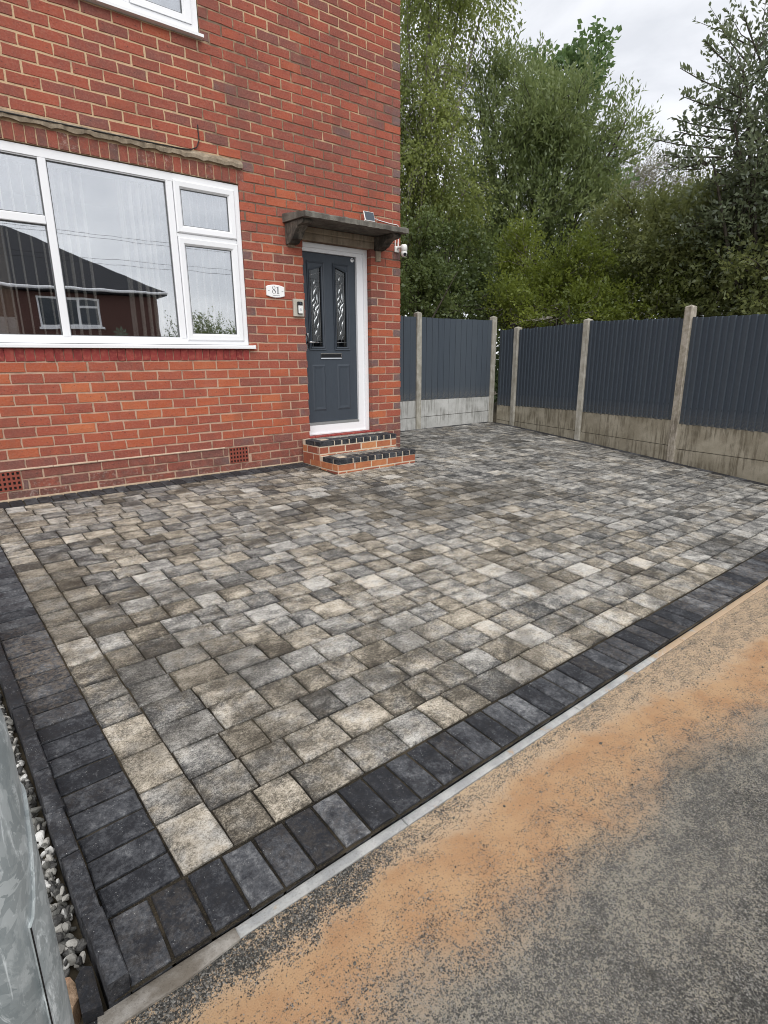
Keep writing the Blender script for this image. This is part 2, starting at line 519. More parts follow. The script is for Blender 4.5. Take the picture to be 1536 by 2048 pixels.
BRICK = mat_brick()
MORTAR = mat_mortar()
PAVER = mat_paver()
BORDER = mat_border()
JOINT = mat_joint()
def mat_kerb():
    t = NT('kerb concrete', 0.9, 0.2)
    p = t.pos(); x, y, z = t.sep(p)
    f = t.noise(p, 190, 4, 0.65); a = t.noise(p, 14, 6, 0.65, 0.3)
    col = t.mix(t.ss(a, 0.32, 0.7), (0.30, 0.305, 0.305), (0.45, 0.45, 0.435))
    col = t.mix(t.ss(f, 0.5, 0.72, 0, 0.35), col, (0.13, 0.11, 0.09))
    sp = t.noise(p, 9, 6, 0.75, 0.5)
    cov = t.math('ADD', sp, t.ss(x, -2.9, -1.7, 0.0, 0.26))
    col = t.mix(t.ss(cov, 0.60, 0.70, 0, 0.9), col, t.mix(f, (0.33, 0.22, 0.13), (0.48, 0.36, 0.24)))
    return t.done(col, t.bump(f, 0.6, 0.004))


KERB = mat_kerb()
HAUNCH = mat_concrete('sandy haunch concrete', (0.16, 0.14, 0.115), (0.36, 0.34, 0.31), (0.07, 0.06, 0.05), 0.0, 11, 0.4)
POSTC = mat_concrete('post concrete', (0.33, 0.315, 0.265), (0.47, 0.455, 0.405), (0.11, 0.095, 0.07), 0.35, 10, 0.35)
POSTOLD = mat_concrete('rough aged post concrete', (0.28, 0.255, 0.20), (0.44, 0.40, 0.345), (0.09, 0.075, 0.055), 0.7, 13, 0.5)
BOARDPALE = mat_concrete('pale board concrete', (0.43, 0.435, 0.42), (0.54, 0.545, 0.53), (0.16, 0.16, 0.14), 0.55, 5, 0.2)
BOARDTAN = mat_concrete('tan board concrete', (0.25, 0.225, 0.17), (0.37, 0.34, 0.27), (0.10, 0.085, 0.06), 0.7, 4, 0.35)
ROAD = mat_road()
FENCE = mat_fence()
UPVC = plain('white upvc', (0.80, 0.81, 0.83), 0.3, 0, 0.5, 0.015, 8)
SEAL = plain('grey glazing seal', (0.10, 0.105, 0.11), 0.6)
DOOR = mat_door()
GLASS = mat_glass('window glass', 0.47, (1.0, 1.0, 1.0))
DGLASS = mat_glass('door glass', 0.05, (0.4, 0.44, 0.44), 0.3)
LEAD = plain('lead came', (0.34, 0.35, 0.36), 0.4, 0.6)
BEVEL = plain('bevelled clear glass piece', (0.62, 0.66, 0.68), 0.12, 0.35, 0.8, 0.3, 60)
CHROME = plain('chrome', (0.72, 0.73, 0.74), 0.15, 1.0)
BLACK = plain('black plastic', (0.012, 0.013, 0.015), 0.3)
DARKRUB = plain('black cable', (0.015, 0.015, 0.015), 0.6)
WHITE = plain('white plastic', (0.78, 0.78, 0.76), 0.35, 0, 0.5, 0.02)
CERAMIC = plain('white glazed ceramic', (0.85, 0.85, 0.85), 0.12, 0, 0.6, 0.01)
INK = plain('dark grey lettering', (0.07, 0.075, 0.085), 0.5)
BEIGE = mat_concrete('weathered beige plastic', (0.45, 0.42, 0.36), (0.52, 0.49, 0.43), (0.2, 0.18, 0.15), 0.2, 6, 0.1)
CANOPY = mat_concrete('lichened canopy concrete', (0.10, 0.094, 0.082), (0.20, 0.19, 0.165), (0.035, 0.027, 0.024), 0.3, 9, 0.6)
LINTEL = mat_concrete('stained lintel concrete', (0.27, 0.215, 0.155), (0.38, 0.31, 0.235), (0.06, 0.05, 0.04), 0.35, 6, 0.35)
BRACKET = mat_concrete('sooty bracket stone', (0.045, 0.042, 0.038), (0.20, 0.18, 0.15), (0.02, 0.02, 0.018), 0.5, 7, 0.4)
LEDGE = mat_concrete('rough render ledge', (0.22, 0.175, 0.125), (0.38, 0.315, 0.235), (0.07, 0.06, 0.05), 0.35, 11, 0.5)
PAINTRED = None
GALV = mat_galv()
PEBBLE = mat_pebble()
SANDSTONE = mat_concrete('orange sandstone', (0.36, 0.20, 0.12), (0.55, 0.40, 0.28), (0.16, 0.12, 0.07), 0.5, 16, 0.3)
BLIND = plain('cream blind fabric', (0.88, 0.86, 0.80), 0.8, 0, 0.2, 0.03)
CURTAIN = plain('beige curtain', (0.50, 0.44, 0.35), 0.9, 0, 0.1, 0.08)
ROOM = plain('dim room plaster', (0.30, 0.27, 0.25), 0.9, 0, 0.1)
SLATE = plain('dark roof tile', (0.022, 0.024, 0.03), 0.75, 0, 0.2, 0.2, 12)
TEAL = plain('green succulent ornament', (0.16, 0.42, 0.30), 0.4, 0, 0.4, 0.3, 50)
SOLAR = plain('solar cell', (0.05, 0.065, 0.085), 0.25, 0, 0.5, 0.15, 80)
SOIL = mat_ground()
CLAY = plain('terracotta', (0.24, 0.066, 0.046), 0.8, 0, 0.2, 0.15, 40)
HOLE = plain('dark gap shade', (0.006, 0.006, 0.006), 0.9)  # near-black colour that paints in the shade of narrow openings
ALU = plain('aluminium threshold', (0.55, 0.56, 0.57), 0.35, 0.8)

# ------------------------------------------------------------------ object helpers


def tag(o, label=None, cat=None, group=None, kind=None):
    if label: o['label'] = label
    if cat: o['category'] = cat
    if group: o['group'] = group
    if kind: o['kind'] = kind
    return o


def empty(name, loc=(0, 0, 0), label=None, cat=None, group=None):
    o = bpy.data.objects.new(name, None)
    o.empty_display_size = 0.1
    COL.objects.link(o); o.location = loc
    return tag(o, label, cat, group)


def link(name, me, parent=None, loc=(0, 0, 0), rot=(0, 0, 0)):
    o = bpy.data.objects.new(name, me)
    COL.objects.link(o)
    if parent is not None:
        o.parent = parent
        pl = WORLDLOC.get(parent.name, Vector((0, 0, 0)))
        o.location = Vector(loc) - pl
    else:
        o.location = loc
    o.rotation_euler = rot
    WORLDLOC[o.name] = Vector(loc)
    return o


WORLDLOC = {}


def thing(name, loc, label, cat, group=None):
    o = empty(name, loc, label, cat, group)
    WORLDLOC[o.name] = Vector(loc)
    return o


def mesh(name, verts, faces, mat, smooth=False):
    me = bpy.data.meshes.new(name)
    me.from_pydata([tuple(v) for v in verts], [], faces)
    me.materials.append(mat)
    if smooth:
        me.polygons.foreach_set('use_smooth', [True] * len(me.polygons))
    me.update()
    return me


class MB:
    """collects simple shapes into one mesh; origin = world position subtracted when built"""

    def __init__(s):
        s.v = []; s.f = []

    def add(s, v, f):
        o = len(s.v)
        s.v += [tuple(q) for q in v]
        s.f += [tuple(i + o for i in g) for g in f]
        return s

    def box(s, x0, x1, y0, y1, z0, z1):
        return s.add([(x0, y0, z0), (x1, y0, z0), (x1, y1, z0), (x0, y1, z0), (x0, y0, z1), (x1, y0, z1), (x1, y1, z1), (x0, y1, z1)],
                     [(0, 3, 2, 1), (4, 5, 6, 7), (0, 1, 5, 4), (1, 2, 6, 5), (2, 3, 7, 6), (3, 0, 4, 7)])

    def cbox(s, x0, x1, y0, y1, z0, z1, c=0.004):
        """box with chamfered edges (all twelve)"""
        X = (x0, x1); Y = (y0, y1); Z = (z0, z1)
        v = []; idx = {}
        for i in (0, 1):
            for j in (0, 1):
                for k in (0, 1):
                    sx = c if i == 0 else -c; sy = c if j == 0 else -c; sz = c if k == 0 else -c
                    for ax in range(3):
                        p = [X[i] + sx, Y[j] + sy, Z[k] + sz]
                        p[ax] = (X, Y, Z)[ax][(i, j, k)[ax]]
                        idx[(i, j, k, ax)] = len(v); v.append(p)
        f = []
        q = lambda *a: idx[a]
        f.append((q(0, 0, 0, 0), q(0, 0, 1, 0), q(0, 1, 1, 0), q(0, 1, 0, 0)))
        f.append((q(1, 0, 0, 0), q(1, 1, 0, 0), q(1, 1, 1, 0), q(1, 0, 1, 0)))
        f.append((q(0, 0, 0, 1), q(1, 0, 0, 1), q(1, 0, 1, 1), q(0, 0, 1, 1)))
        f.append((q(0, 1, 0, 1), q(0, 1, 1, 1), q(1, 1, 1, 1), q(1, 1, 0, 1)))
        f.append((q(0, 0, 0, 2), q(0, 1, 0, 2), q(1, 1, 0, 2), q(1, 0, 0, 2)))
        f.append((q(0, 0, 1, 2), q(1, 0, 1, 2), q(1, 1, 1, 2), q(0, 1, 1, 2)))
        for a, b in ((0, 1), (0, 2), (1, 2)):
            r = 3 - a - b
            for s1 in (0, 1):
                for s2 in (0, 1):
                    def key(t, ax):
                        k = [0, 0, 0]; k[a] = s1; k[b] = s2; k[r] = t
                        return q(*k, ax)
                    f.append((key(0, a), key(1, a), key(1, b), key(0, b)))
        for i in (0, 1):
            for j in (0, 1):
                for k in (0, 1):
                    f.append((q(i, j, k, 0), q(i, j, k, 1), q(i, j, k, 2)))
        return s.add(v, f)

    def prism(s, pts, axis, a, b):
        """closed outline pts (2-D) swept along axis from a to b; axis 'x' -> pts are (y,z), 'y' -> (x,z), 'z' -> (x,y)"""
        def m(p, t):
            return {'x': (t, p[0], p[1]), 'y': (p[0], t, p[1]), 'z': (p[0], p[1], t)}[axis]
        n = len(pts)
        v = [m(p, a) for p in pts] + [m(p, b) for p in pts]
        f = [tuple(range(n)), tuple(range(2 * n - 1, n - 1, -1))]
        f += [(i, i + n, (i + 1) % n + n, (i + 1) % n) for i in range(n)]
        return s.add(v, f)

    def ring(s, outer, inner, y0, y1, yi=None):
        """picture-frame ring in the XZ plane: front face at y0 (yi at the inner edge), back at y1"""
        n = len(outer); yi = y0 if yi is None else yi
        v = [(p[0], y0, p[1]) for p in outer] + [(p[0], yi, p[1]) for p in inner] + \
            [(p[0], y1, p[1]) for p in outer] + [(p[0], y1, p[1]) for p in inner]
        f = []
        for i in range(n):
            j = (i + 1) % n
            f += [(i, j, j + n, i + n), (i, i + 2 * n, j + 2 * n, j), (i + n, j + n, j + 3 * n, i + 3 * n), (i + 2 * n, i + 3 * n, j + 3 * n, j + 2 * n)]
        return s.add(v, f)

    def rring(s, x0, x1, z0, z1, w, y0, y1, yi=None):
        o = [(x0, z0), (x1, z0), (x1, z1), (x0, z1)]
        i = [(x0 + w, z0 + w), (x1 - w, z0 + w), (x1 - w, z1 - w), (x0 + w, z1 - w)]
        return s.ring(o, i, y0, y1, yi)

    def tube(s, pts, r, n=8, cap=True):
        pts = [Vector(p) for p in pts]
        rs = r if isinstance(r, (list, tuple)) else [r] * len(pts)
        v = []; f = []
        for i, p in enumerate(pts):
            d = (pts[min(i + 1, len(pts) - 1)] - pts[max(i - 1, 0)]).normalized()
            u = d.orthogonal().normalized() if i == 0 else (u - d * u.dot(d)).normalized()
            w = d.cross(u)
            for k in range(n):
                a = 2 * math.pi * k / n
                v.append(p + (u * math.cos(a) + w * math.sin(a)) * rs[i])
        for i in range(len(pts) - 1):
            for k in range(n):
                k2 = (k + 1) % n
                f.append((i * n + k, i * n + k2, (i + 1) * n + k2, (i + 1) * n + k))
        if cap:
            f.append(tuple(range(n - 1, -1, -1)))
            f.append(tuple((len(pts) - 1) * n + k for k in range(n)))
        return s.add(v, f)

    def lathe(s, prof, c, n=24, axis='z'):
        v = []; f = []
        for r, h in prof:
            for k in range(n):
                a = 2 * math.pi * k / n
                q = (r * math.cos(a), r * math.sin(a), h)
                if axis == 'y': q = (q[0], q[2], q[1])
                v.append((c[0] + q[0], c[1] + q[1], c[2] + q[2]))
        for i in range(len(prof) - 1):
            for k in range(n):
                k2 = (k + 1) % n
                f.append((i * n + k, i * n + k2, (i + 1) * n + k2, (i + 1) * n + k))
        f.append(tuple(range(n - 1, -1, -1))); f.append(tuple((len(prof) - 1) * n + k for k in range(n)))
        return s.add(v, f)

    def build(s, name, mat, parent=None, loc=(0, 0, 0), smooth=False, **kw):
        L = Vector(loc)
        me = mesh(name, [Vector(q) - L for q in s.v], s.f, mat, smooth)
        o = link(name, me, parent, loc)
        return tag(o, **kw)


# a laid piece: top face at z=0, outline lx x ly, thickness h, worn chamfer c
def piece_geo(lx, ly, h, c, rng, jit=0.002, mid=True, inner=False):
    hx, hy = lx / 2, ly / 2
    pts = []
    base = [(-hx, -hy), (0, -hy), (hx, -hy), (hx, 0), (hx, hy), (0, hy), (-hx, hy), (-hx, 0)]
    if not mid:
        base = base[0::2]
    for x, y in base:
        pts.append((x + rng.uniform(-jit, jit), y + rng.uniform(-jit, jit)))
    n = len(pts)
    v = []
    for x, y in pts:                       # top ring, inset by the chamfer
        kx = (abs(x) - c * rng.uniform(0.7, 1.3)) / max(abs(x), 1e-6) if abs(x) > 0.2 * hx else 1
        ky = (abs(y) - c * rng.uniform(0.7, 1.3)) / max(abs(y), 1e-6) if abs(y) > 0.2 * hy else 1
        v.append((x * kx, y * ky, rng.uniform(-1, 1) * jit * 0.35))
    for x, y in pts:
        v.append((x, y, -c * rng.uniform(0.7, 1.2)))
    for x, y in pts:
        v.append((x, y, -h))
    f = []
    if inner:
        w_ = 0.24 * min(hx, hy)
        for x, y in pts:
            v.append((x - math.copysign(w_, x) if abs(x) > 0.2 * hx else x, y - math.copysign(w_, y) if abs(y) > 0.2 * hy else y, rng.uniform(-1, 1) * jit * 0.2))
        f.append(tuple(range(3 * n, 4 * n)))
        for i in range(n):
            j = (i + 1) % n
            f.append((i, j, j + 3 * n, i + 3 * n))
    else:
        f.append(tuple(range(n)))
    for i in range(n):
        j = (i + 1) % n
        f.append((i + n, j + n, j, i)); f.append((i + 2 * n, j + 2 * n, j + n, i + n))
    return v, f


_cache = {}


def edge_vals(nv):
    return [1.0] * (nv * 3 // 4) + [0.0] * (nv // 4)


def set_edge(me, v, mat):
    if mat in (PAVER, BORDER):
        a = me.attributes.new('edge', 'FLOAT', 'POINT')
        a.data.foreach_set('value', edge_vals(len(v)))



def piece_mesh(kind, lx, ly, h, c, mat, jit, var, axis='z'):
    key = (kind, round(lx, 3), round(ly, 3), round(h, 3), mat.name, var, axis)
    if key not in _cache:
        v, f = piece_geo(lx, ly, h, c, random.Random(hash((round(lx, 3), round(ly, 3), var)) & 0xffff), jit, inner=mat in (PAVER, BORDER))
        if axis == '-y':                   # face looks towards -Y: local (x, y) -> (x, z)
            v = [(a, -b2, b) for a, b, b2 in v]
        me = mesh(kind, v, f, mat)
        set_edge(me, v, mat)
        _cache[key] = (me, v, f)
    return _cache[key]


class Laid:
    """keeps pieces, then links the largest in the picture as parts and joins the rest as one part"""

    def __init__(s, kind, mat, h, c, jit, axis='z', nvar=4):
        s.kind, s.mat, s.h, s.c, s.jit, s.axis, s.nvar = kind, mat, h, c, jit, axis, nvar
        s.items = []

    def add(s, cx, cy, cz, lx, ly, rot=(0, 0, 0), pv=(0.5, 0.5, 0.5), h=None, label=None):
        s.items.append((Vector((cx, cy, cz)), lx, ly, Euler(rot), pv, h or s.h, label))

    def finish(s, parent, limit=300):
        sc = []
        for i, (c, lx, ly, rot, pv, h, lab) in enumerate(s.items):
            R = rot.to_matrix()
            if s.axis == 'z':
                cs = [c + R @ Vector((a * lx / 2, b * ly / 2, 0)) for a, b in ((-1, -1), (1, -1), (1, 1), (-1, 1))]
            else:
                cs = [c + R @ Vector((a * lx / 2, 0, b * ly / 2)) for a, b in ((-1, -1), (1, -1), (1, 1), (-1, 1))]
            sc.append((shown_area(cs), i))
        sc.sort(reverse=True)
        single = set(i for a, i in sc[:limit] if a > 0)
        V = []; F = []; P = []; E = []
        for i, (c, lx, ly, rot, pv, h, lab) in enumerate(s.items):
            var = (i * 7) % s.nvar
            me, v, f = piece_mesh(s.kind, lx, ly, h, s.c, s.mat, s.jit, var, s.axis)
            if i in single:
                o = link(s.kind, me, parent, c, rot)
                o.color = (pv[0], pv[1], pv[2], 1)
                if lab: o['label'] = lab
            else:
                M = rot.to_matrix(); k = len(V)
                V += [tuple(M @ Vector(q) + c) for q in v]
                F += [tuple(a + k for a in g) for g in f]
                P += [pv] * len(f)
                E += edge_vals(len(v))
        if V:
            me = mesh(s.kind + 's', V, F, s.mat)
            at = me.attributes.new('pv', 'FLOAT_VECTOR', 'FACE')
            at.data.foreach_set('vector', np.array(P, 'f').ravel())
            if s.mat in (PAVER, BORDER):
                ae_ = me.attributes.new('edge', 'FLOAT', 'POINT'); ae_.data.foreach_set('value', E)
            o = link(s.kind, me, parent)
            o.color = (0, 0, 0, 1)
            o['kind'] = 'stuff'


# ================================================================== GROUND
g = MB()
g.add([(-60, -60, -0.62), (60, -60, -0.62), (60, 60, -0.62), (-60, 60, -0.62)], [(0, 1, 2, 3)])
g.build('ground', SOIL, kind='structure')

g = MB()
ys = [-4.574, -5.2, -6.2, -7.5, -9.0, -11.5]
zs = [gz(-4.574) - 0.027, gz(-5.2) - 0.020, gz(-6.2) - 0.014, -0.35, -0.36, -0.42]
xs = [-30, -8, -4, 0, 4, 12, 30]
vv = [(x, y, z) for y, z in zip(ys, zs) for x in xs]
nx = len(xs)
g.add(vv, [(j * nx + i, (j + 1) * nx + i, (j + 1) * nx + i + 1, j * nx + i + 1) for j in range(len(ys) - 1) for i in range(nx - 1)])
g.build('road', ROAD, kind='structure')
g = MB()
g.add([(-30, -11.5, -0.40), (30, -11.5, -0.40), (30, -60, -0.40), (-30, -60, -0.40)], [(0, 3, 2, 1)])
g.build('far_pavement', mat_concrete('far pavement', (0.16, 0.16, 0.155), (0.22, 0.22, 0.21), (0.1, 0.1, 0.1)), kind='structure')

# garden bed left of the drive, under the pebbles
g = MB()
g.add([(-12, -4.56, gz(-4.56) - 0.06), (-4.69, -4.56, gz(-4.56) - 0.06), (-4.80, 0.0, -0.06), (-12, 0.0, -0.06)], [(0, 1, 2, 3)])
g.build('garden_bed', SOIL, kind='structure')


# ================================================================== DRIVEWAY
def xl_in(y):  return -4.458 - 0.0325 * (y + 4.343)      # joint between dark header course and light course
def xl_lt(y):  return -4.304 - 0.0338 * (y + 4.337)      # joint between light course and the field
def xl_out(y): return xl_in(y) - 0.194
LEFTROT = math.atan(0.0325)

FENCE_PTS = [(3.135, 1.125), (3.07, 0.618), (2.787, -0.864), (2.425, -2.431), (2.147, -3.598), (1.86, -4.75)]


def fence_x(y):
    for (xa, ya), (xb, yb) in zip(FENCE_PTS, FENCE_PTS[1:]):
        if yb <= y <= ya:
            return xa + (xb - xa) * (ya - y) / (ya - yb)
    return FENCE_PTS[0][0] if y > 1.125 else FENCE_PTS[-1][0]


drive = MB()
yy = [1.30, 0.6, -0.86, -2.43, -3.6, -4.545]
vv = []
for y in yy:
    vv += [(-4.66 - 0.0325 * (y + 4.343) - 0.03, y, gz(y) - 0.009), (fence_x(y) + 0.02, y, gz(y) - 0.009)]
drive.add(vv, [(2 * i, 2 * i + 2, 2 * i + 3, 2 * i + 1) for i in range(len(yy) - 1)])
driveway = drive.build('driveway', JOINT, kind='structure')

pav = Laid('paver', PAVER, 0.03, 0.0032, 0.0020)
bor = Laid('border_block', BORDER, 0.045, 0.004, 0.0018)


def paver_pv(r, light=0.0):
    k = r.random()
    if k < 0.14:   t = r.uniform(0.32, 0.40)
    elif k < 0.60: t = r.uniform(0.41, 0.52)
    elif k < 0.965: t = r.uniform(0.50, 0.60)
    else:          t = r.uniform(0.64, 0.74)
    b = r.choice([r.uniform(0.1, 0.4), r.uniform(0.3, 0.7), r.uniform(0.5, 0.9)])
    return (t + light, r.random(), b)


ROWP = 0.1645
row = 0
y = -4.337
while y < 1.02:
    yc = y + ROWP / 2
    xs0 = xl_lt(yc)
    xe = fence_x(yc) - 0.14
    if yc > -0.225:                        # beside and behind the house only
        xs0 = 0.015
    x = xs0 - (rnd.uniform(0, 0.1) if yc > -0.225 else 0)
    first = True
    while x < xe - 0.03:
        L = rnd.choice([0.136, 0.171, 0.171, 0.204, 0.204])
        if first and yc <= -0.225:
            L = rnd.choice([0.136, 0.171, 0.204]); first = False
        L = min(L, xe - x)
        if xe - x - L < 0.06:
            L = xe - x
        cx = x + L / 2
        # not under the steps
        if not (-1.47 < cx < -0.40 and yc > -0.72):
            lt = 0.03 if cx < -1.2 and yc < -2.2 else (-0.035 if yc > -0.6 else 0)
            pv = paver_pv(rnd, lt)
            pv = (pv[0], pv[1], pv[2] * (1.0 if cx < -0.6 else 0.62))
            pav.add(cx, yc, gz(yc) + rnd.uniform(-0.0016, 0.0016), L - 0.0068, ROWP - 0.0068,
                    (TILT + rnd.uniform(-.006, .006), rnd.uniform(-.006, .006), rnd.uniform(-.004, .004)), pv)
        x += L
    y += ROWP
    row += 1

# light course along the left edge
y = -4.337
seq = [0.213, 0.155, 0.195, 0.21, 0.16, 0.16, 0.195, 0.235]
i = 0
while y < -0.21:
    L = seq[i] if i < len(seq) else rnd.choice([0.136, 0.171, 0.204])
    L = min(L, -0.205 - y)
    yc = y + L / 2
    x0, x1 = xl_in(yc), xl_lt(yc)
    pv = paver_pv(rnd, 0.03)
    pv = (pv[0], pv[1], max(pv[2], 0.45))
    if i == 0: pv = (0.70, 0.3, 0.55)
    if i in (2, 3): pv = (0.60, 0.6, 0.75)
    pav.add((x0 + x1) / 2, yc, gz(yc), (x1 - x0) - 0.007, L - 0.0075, (TILT, 0, LEFTROT), pv)
    y += L; i += 1


def sandy(x, y):
    d = math.hypot((x + 4.60) / 0.16, (y + 2.95) / 0.5)
    return 0.40 * max(0.0, 1.1 - d) if d < 1.1 else (0.05 if rnd.random() < 0.2 else 0.0)


# dark header course up the left edge
y = -4.340
while y < -0.03:
    L = 0.1012
    yc = y + L / 2
    cx = (xl_in(yc) + xl_out(yc)) / 2
    bor.add(cx, yc, gz(yc) + rnd.uniform(-.0012, .0012), 0.187, L - 0.0095, (TILT, 0, LEFTROT + rnd.uniform(-.008, .008)),
            (rnd.uniform(0.34, 0.56) + max(0, min(0.14, (yc + 3.6) * 0.08)), rnd.random(), sandy(cx, yc)))  # tone rises up the drive: grazing sheen put into the block colour
    y += L
# dark header course along the road
x = -4.650
while x < fence_x(-4.44) - 0.06:
    L = 0.0994
    far = max(0.0, min(1.0, (x + 3.6) / 2.5))
    bor.add(x + L / 2, -4.4415, gz(-4.4415) + rnd.uniform(-.0012, .0012), L - 0.0095, 0.188, (TILT, 0, rnd.uniform(-.008, .008)),
            (rnd.choice([rnd.uniform(0.33, 0.55), rnd.uniform(0.48, 0.72)]), rnd.random(), (0.08 + 0.10 * far) if rnd.random() < 0.3 + 0.4 * far else 0.02), h=0.03)
    x += L
# dark headers against the house wall
x = -4.60
while x < -1.50:
    L = min(0.1045, -1.495 - x)
    if L > 0.05:
        bor.add(x + L / 2, -0.108, gz(-0.108) + rnd.uniform(-.001, .001), L - 0.008, 0.196, (TILT, 0, rnd.uniform(-.01, .01)),
                (rnd.uniform(0.3, 0.6), rnd.random(), 0.05))
    x += L
x = -0.37
while x < -0.01:
    bor.add(x + 0.052, -0.108, gz(-0.108), 0.0965, 0.196, (TILT, 0, 0), (rnd.uniform(0.3, 0.6), rnd.random(), 0.05)); x += 0.1045
# single dark course along the two fences
for (xa, ya), (xb, yb) in zip(FENCE_PTS, FENCE_PTS[1:]):
    A = Vector((xa, ya)); B = Vector((xb, yb)); d = (B - A); Ln = d.length; d /= Ln
    n = max(1, round(Ln / 0.2)); st = Ln / n
    ang = math.atan2(d.y, d.x)
    for k in range(n):
        c = A + d * (st * (k + 0.5)) + Vector((d.y, -d.x)) * 0.083
        if c.y < -4.34 or c.y > 1.05: continue
        M = Euler((TILT, 0, 0)).to_matrix() @ Euler((0, 0, ang)).to_matrix()
        bor.add(c.x, c.y, gz(c.y), st - 0.008, 0.098, M.to_euler(), (rnd.uniform(0.3, 0.6), rnd.random(), 0.08))
x = 0.0
while x < 2.95:
    bor.add(x + 0.1, 1.075, gz(1.075), 0.192, 0.098, (TILT, 0, 0), (rnd.uniform(0.3, 0.6), rnd.random(), 0.05)); x += 0.2
pav.finish(driveway)
bor.finish(driveway)

# upright dark edging stones beside the pebbles
edge = Laid('edging_stone', BORDER, 0.14, 0.004, 0.0015)
y = -4.545
while y < -0.1:
    L = rnd.choice([0.19, 0.21, 0.2, 0.2]) if y > -4.5 else 0.205
    yc = y + L / 2
    cx = xl_out(yc) - 0.003 - 0.024
    edge.add(cx + rnd.uniform(-.003, .003), yc, gz(yc) + 0.047 + rnd.uniform(-.004, .004), 0.046, L - 0.004,
             (TILT + rnd.uniform(-.01, .01), rnd.uniform(-.03, .03), LEFTROT + rnd.uniform(-.01, .01)), (rnd.uniform(0.25, 0.5), rnd.random(), 0.03))
    y += L
edge.finish(driveway)

# kerb: narrow concrete edging between drive and road
kb = MB()
kb.box(-4.72, 2.4, -4.580, -4.54, gz(-4.56) - 0.2, gz(-4.56) - 0.030)
kerb = kb.build('kerb', HAUNCH, kind='structure')
kk = Laid('kerb_stone', KERB, 0.10, 0.003, 0.0015)
x = -4.38 + 0.0
for x0, x1 in ((-4.40, -3.845), (-3.841, -2.912), (-2.908, -1.99), (-1.986, -1.07), (-1.066, -0.15), (-0.146, 0.77), (0.774, 1.69)):
    kk.add((x0 + x1) / 2, -4.556, gz(-4.5585) - 0.021, x1 - x0, 0.033, (TILT, 0, 0), (0.5, rnd.random(), 0.5))
kk.finish(kerb)
hb = MB()
hb.prism([(-4.72, -4.54), (-4.40, -4.541), (-4.40, -4.577), (-4.55, -4.590), (-4.73, -4.585)], 'z', gz(-4.56) - 0.1, gz(-4.56) - 0.022)
hb.build('haunch', HAUNCH, kerb)

# ================================================================== HOUSE
house = thing('brick_house', (-4.5, 0.0, 0.0), 'red brick house with white windows, dark front door and concrete door canopy', 'house')
WX0, WX1, WZ0, WZ1 = -4.53, -2.060, 1.262, 2.797        # main window opening
DX0, DX1, DZ0, DZ1 = -1.368, -0.456, 0.245, 2.385       # door opening
UX0, UX1, UZ0, UZ1 = -4.35, -2.343, 3.905, 5.25         # upstairs window opening
WTOP = 5.65

w = MB()
YF, YB = 0.0045, 0.28
e = 0.004
er = 0.010
for x0, x1, z0, z1 in (
        (-9.0, WX0 - e, -0.75, UZ0), (WX0 - e, WX1 + e, -0.75, WZ0), (WX0 - e, WX1 + e, WZ1 + e, UZ0),
        (WX1 + e, DX0 - er, -0.75, UZ0), (DX0 - er, DX1 + er, -0.75, DZ0), (DX0 - er, DX1 + er, DZ1, UZ0), (DX1 + er, -0.008, -0.75, UZ0),
        (-9.0, UX0 - e, UZ0, WTOP), (UX0 - e, UX1 + e, UZ1, WTOP), (UX1 + e, -0.008, UZ0, WTOP)):
    w.box(x0, x1, YF, YB, z0, z1)
wall = w.build('wall', MORTAR, house)
w = MB()
w.box(-0.26, -0.005, YB + 0.002, 7.0, -0.75, WTOP).box(-9.0, -0.262, 6.8, 7.0, -0.75, WTOP).box(-9.0, -8.8, YB + 0.002, 6.798, -0.75, WTOP)
side = w.build('side_wall', BRICK, house)
side.color = (0.45, 0.4, 0.1, 1)
r = MB()
r.add([(-9.4, -0.35, WTOP), (0.35, -0.35, WTOP), (0.35, 7.35, WTOP), (-9.4, 7.35, WTOP), (-6.0, 3.5, 8.6), (-3.2, 3.5, 8.6)],
      [(0, 1, 5, 4), (1, 2, 5), (2, 3, 4, 5), (3, 0, 4), (3, 2, 1, 0)])
r.build('roof', SLATE, house)

Q = 0.088913
BR = Laid('brick', BRICK, 0.05, 0.0025, 0.0034, axis='-y', nvar=9)


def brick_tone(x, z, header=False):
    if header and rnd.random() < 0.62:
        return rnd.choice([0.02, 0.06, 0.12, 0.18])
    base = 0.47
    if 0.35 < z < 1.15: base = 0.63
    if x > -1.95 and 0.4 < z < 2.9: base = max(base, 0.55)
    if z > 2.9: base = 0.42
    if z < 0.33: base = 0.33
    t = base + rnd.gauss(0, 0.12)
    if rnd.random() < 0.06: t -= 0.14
    return max(0.05, min(0.97, t))


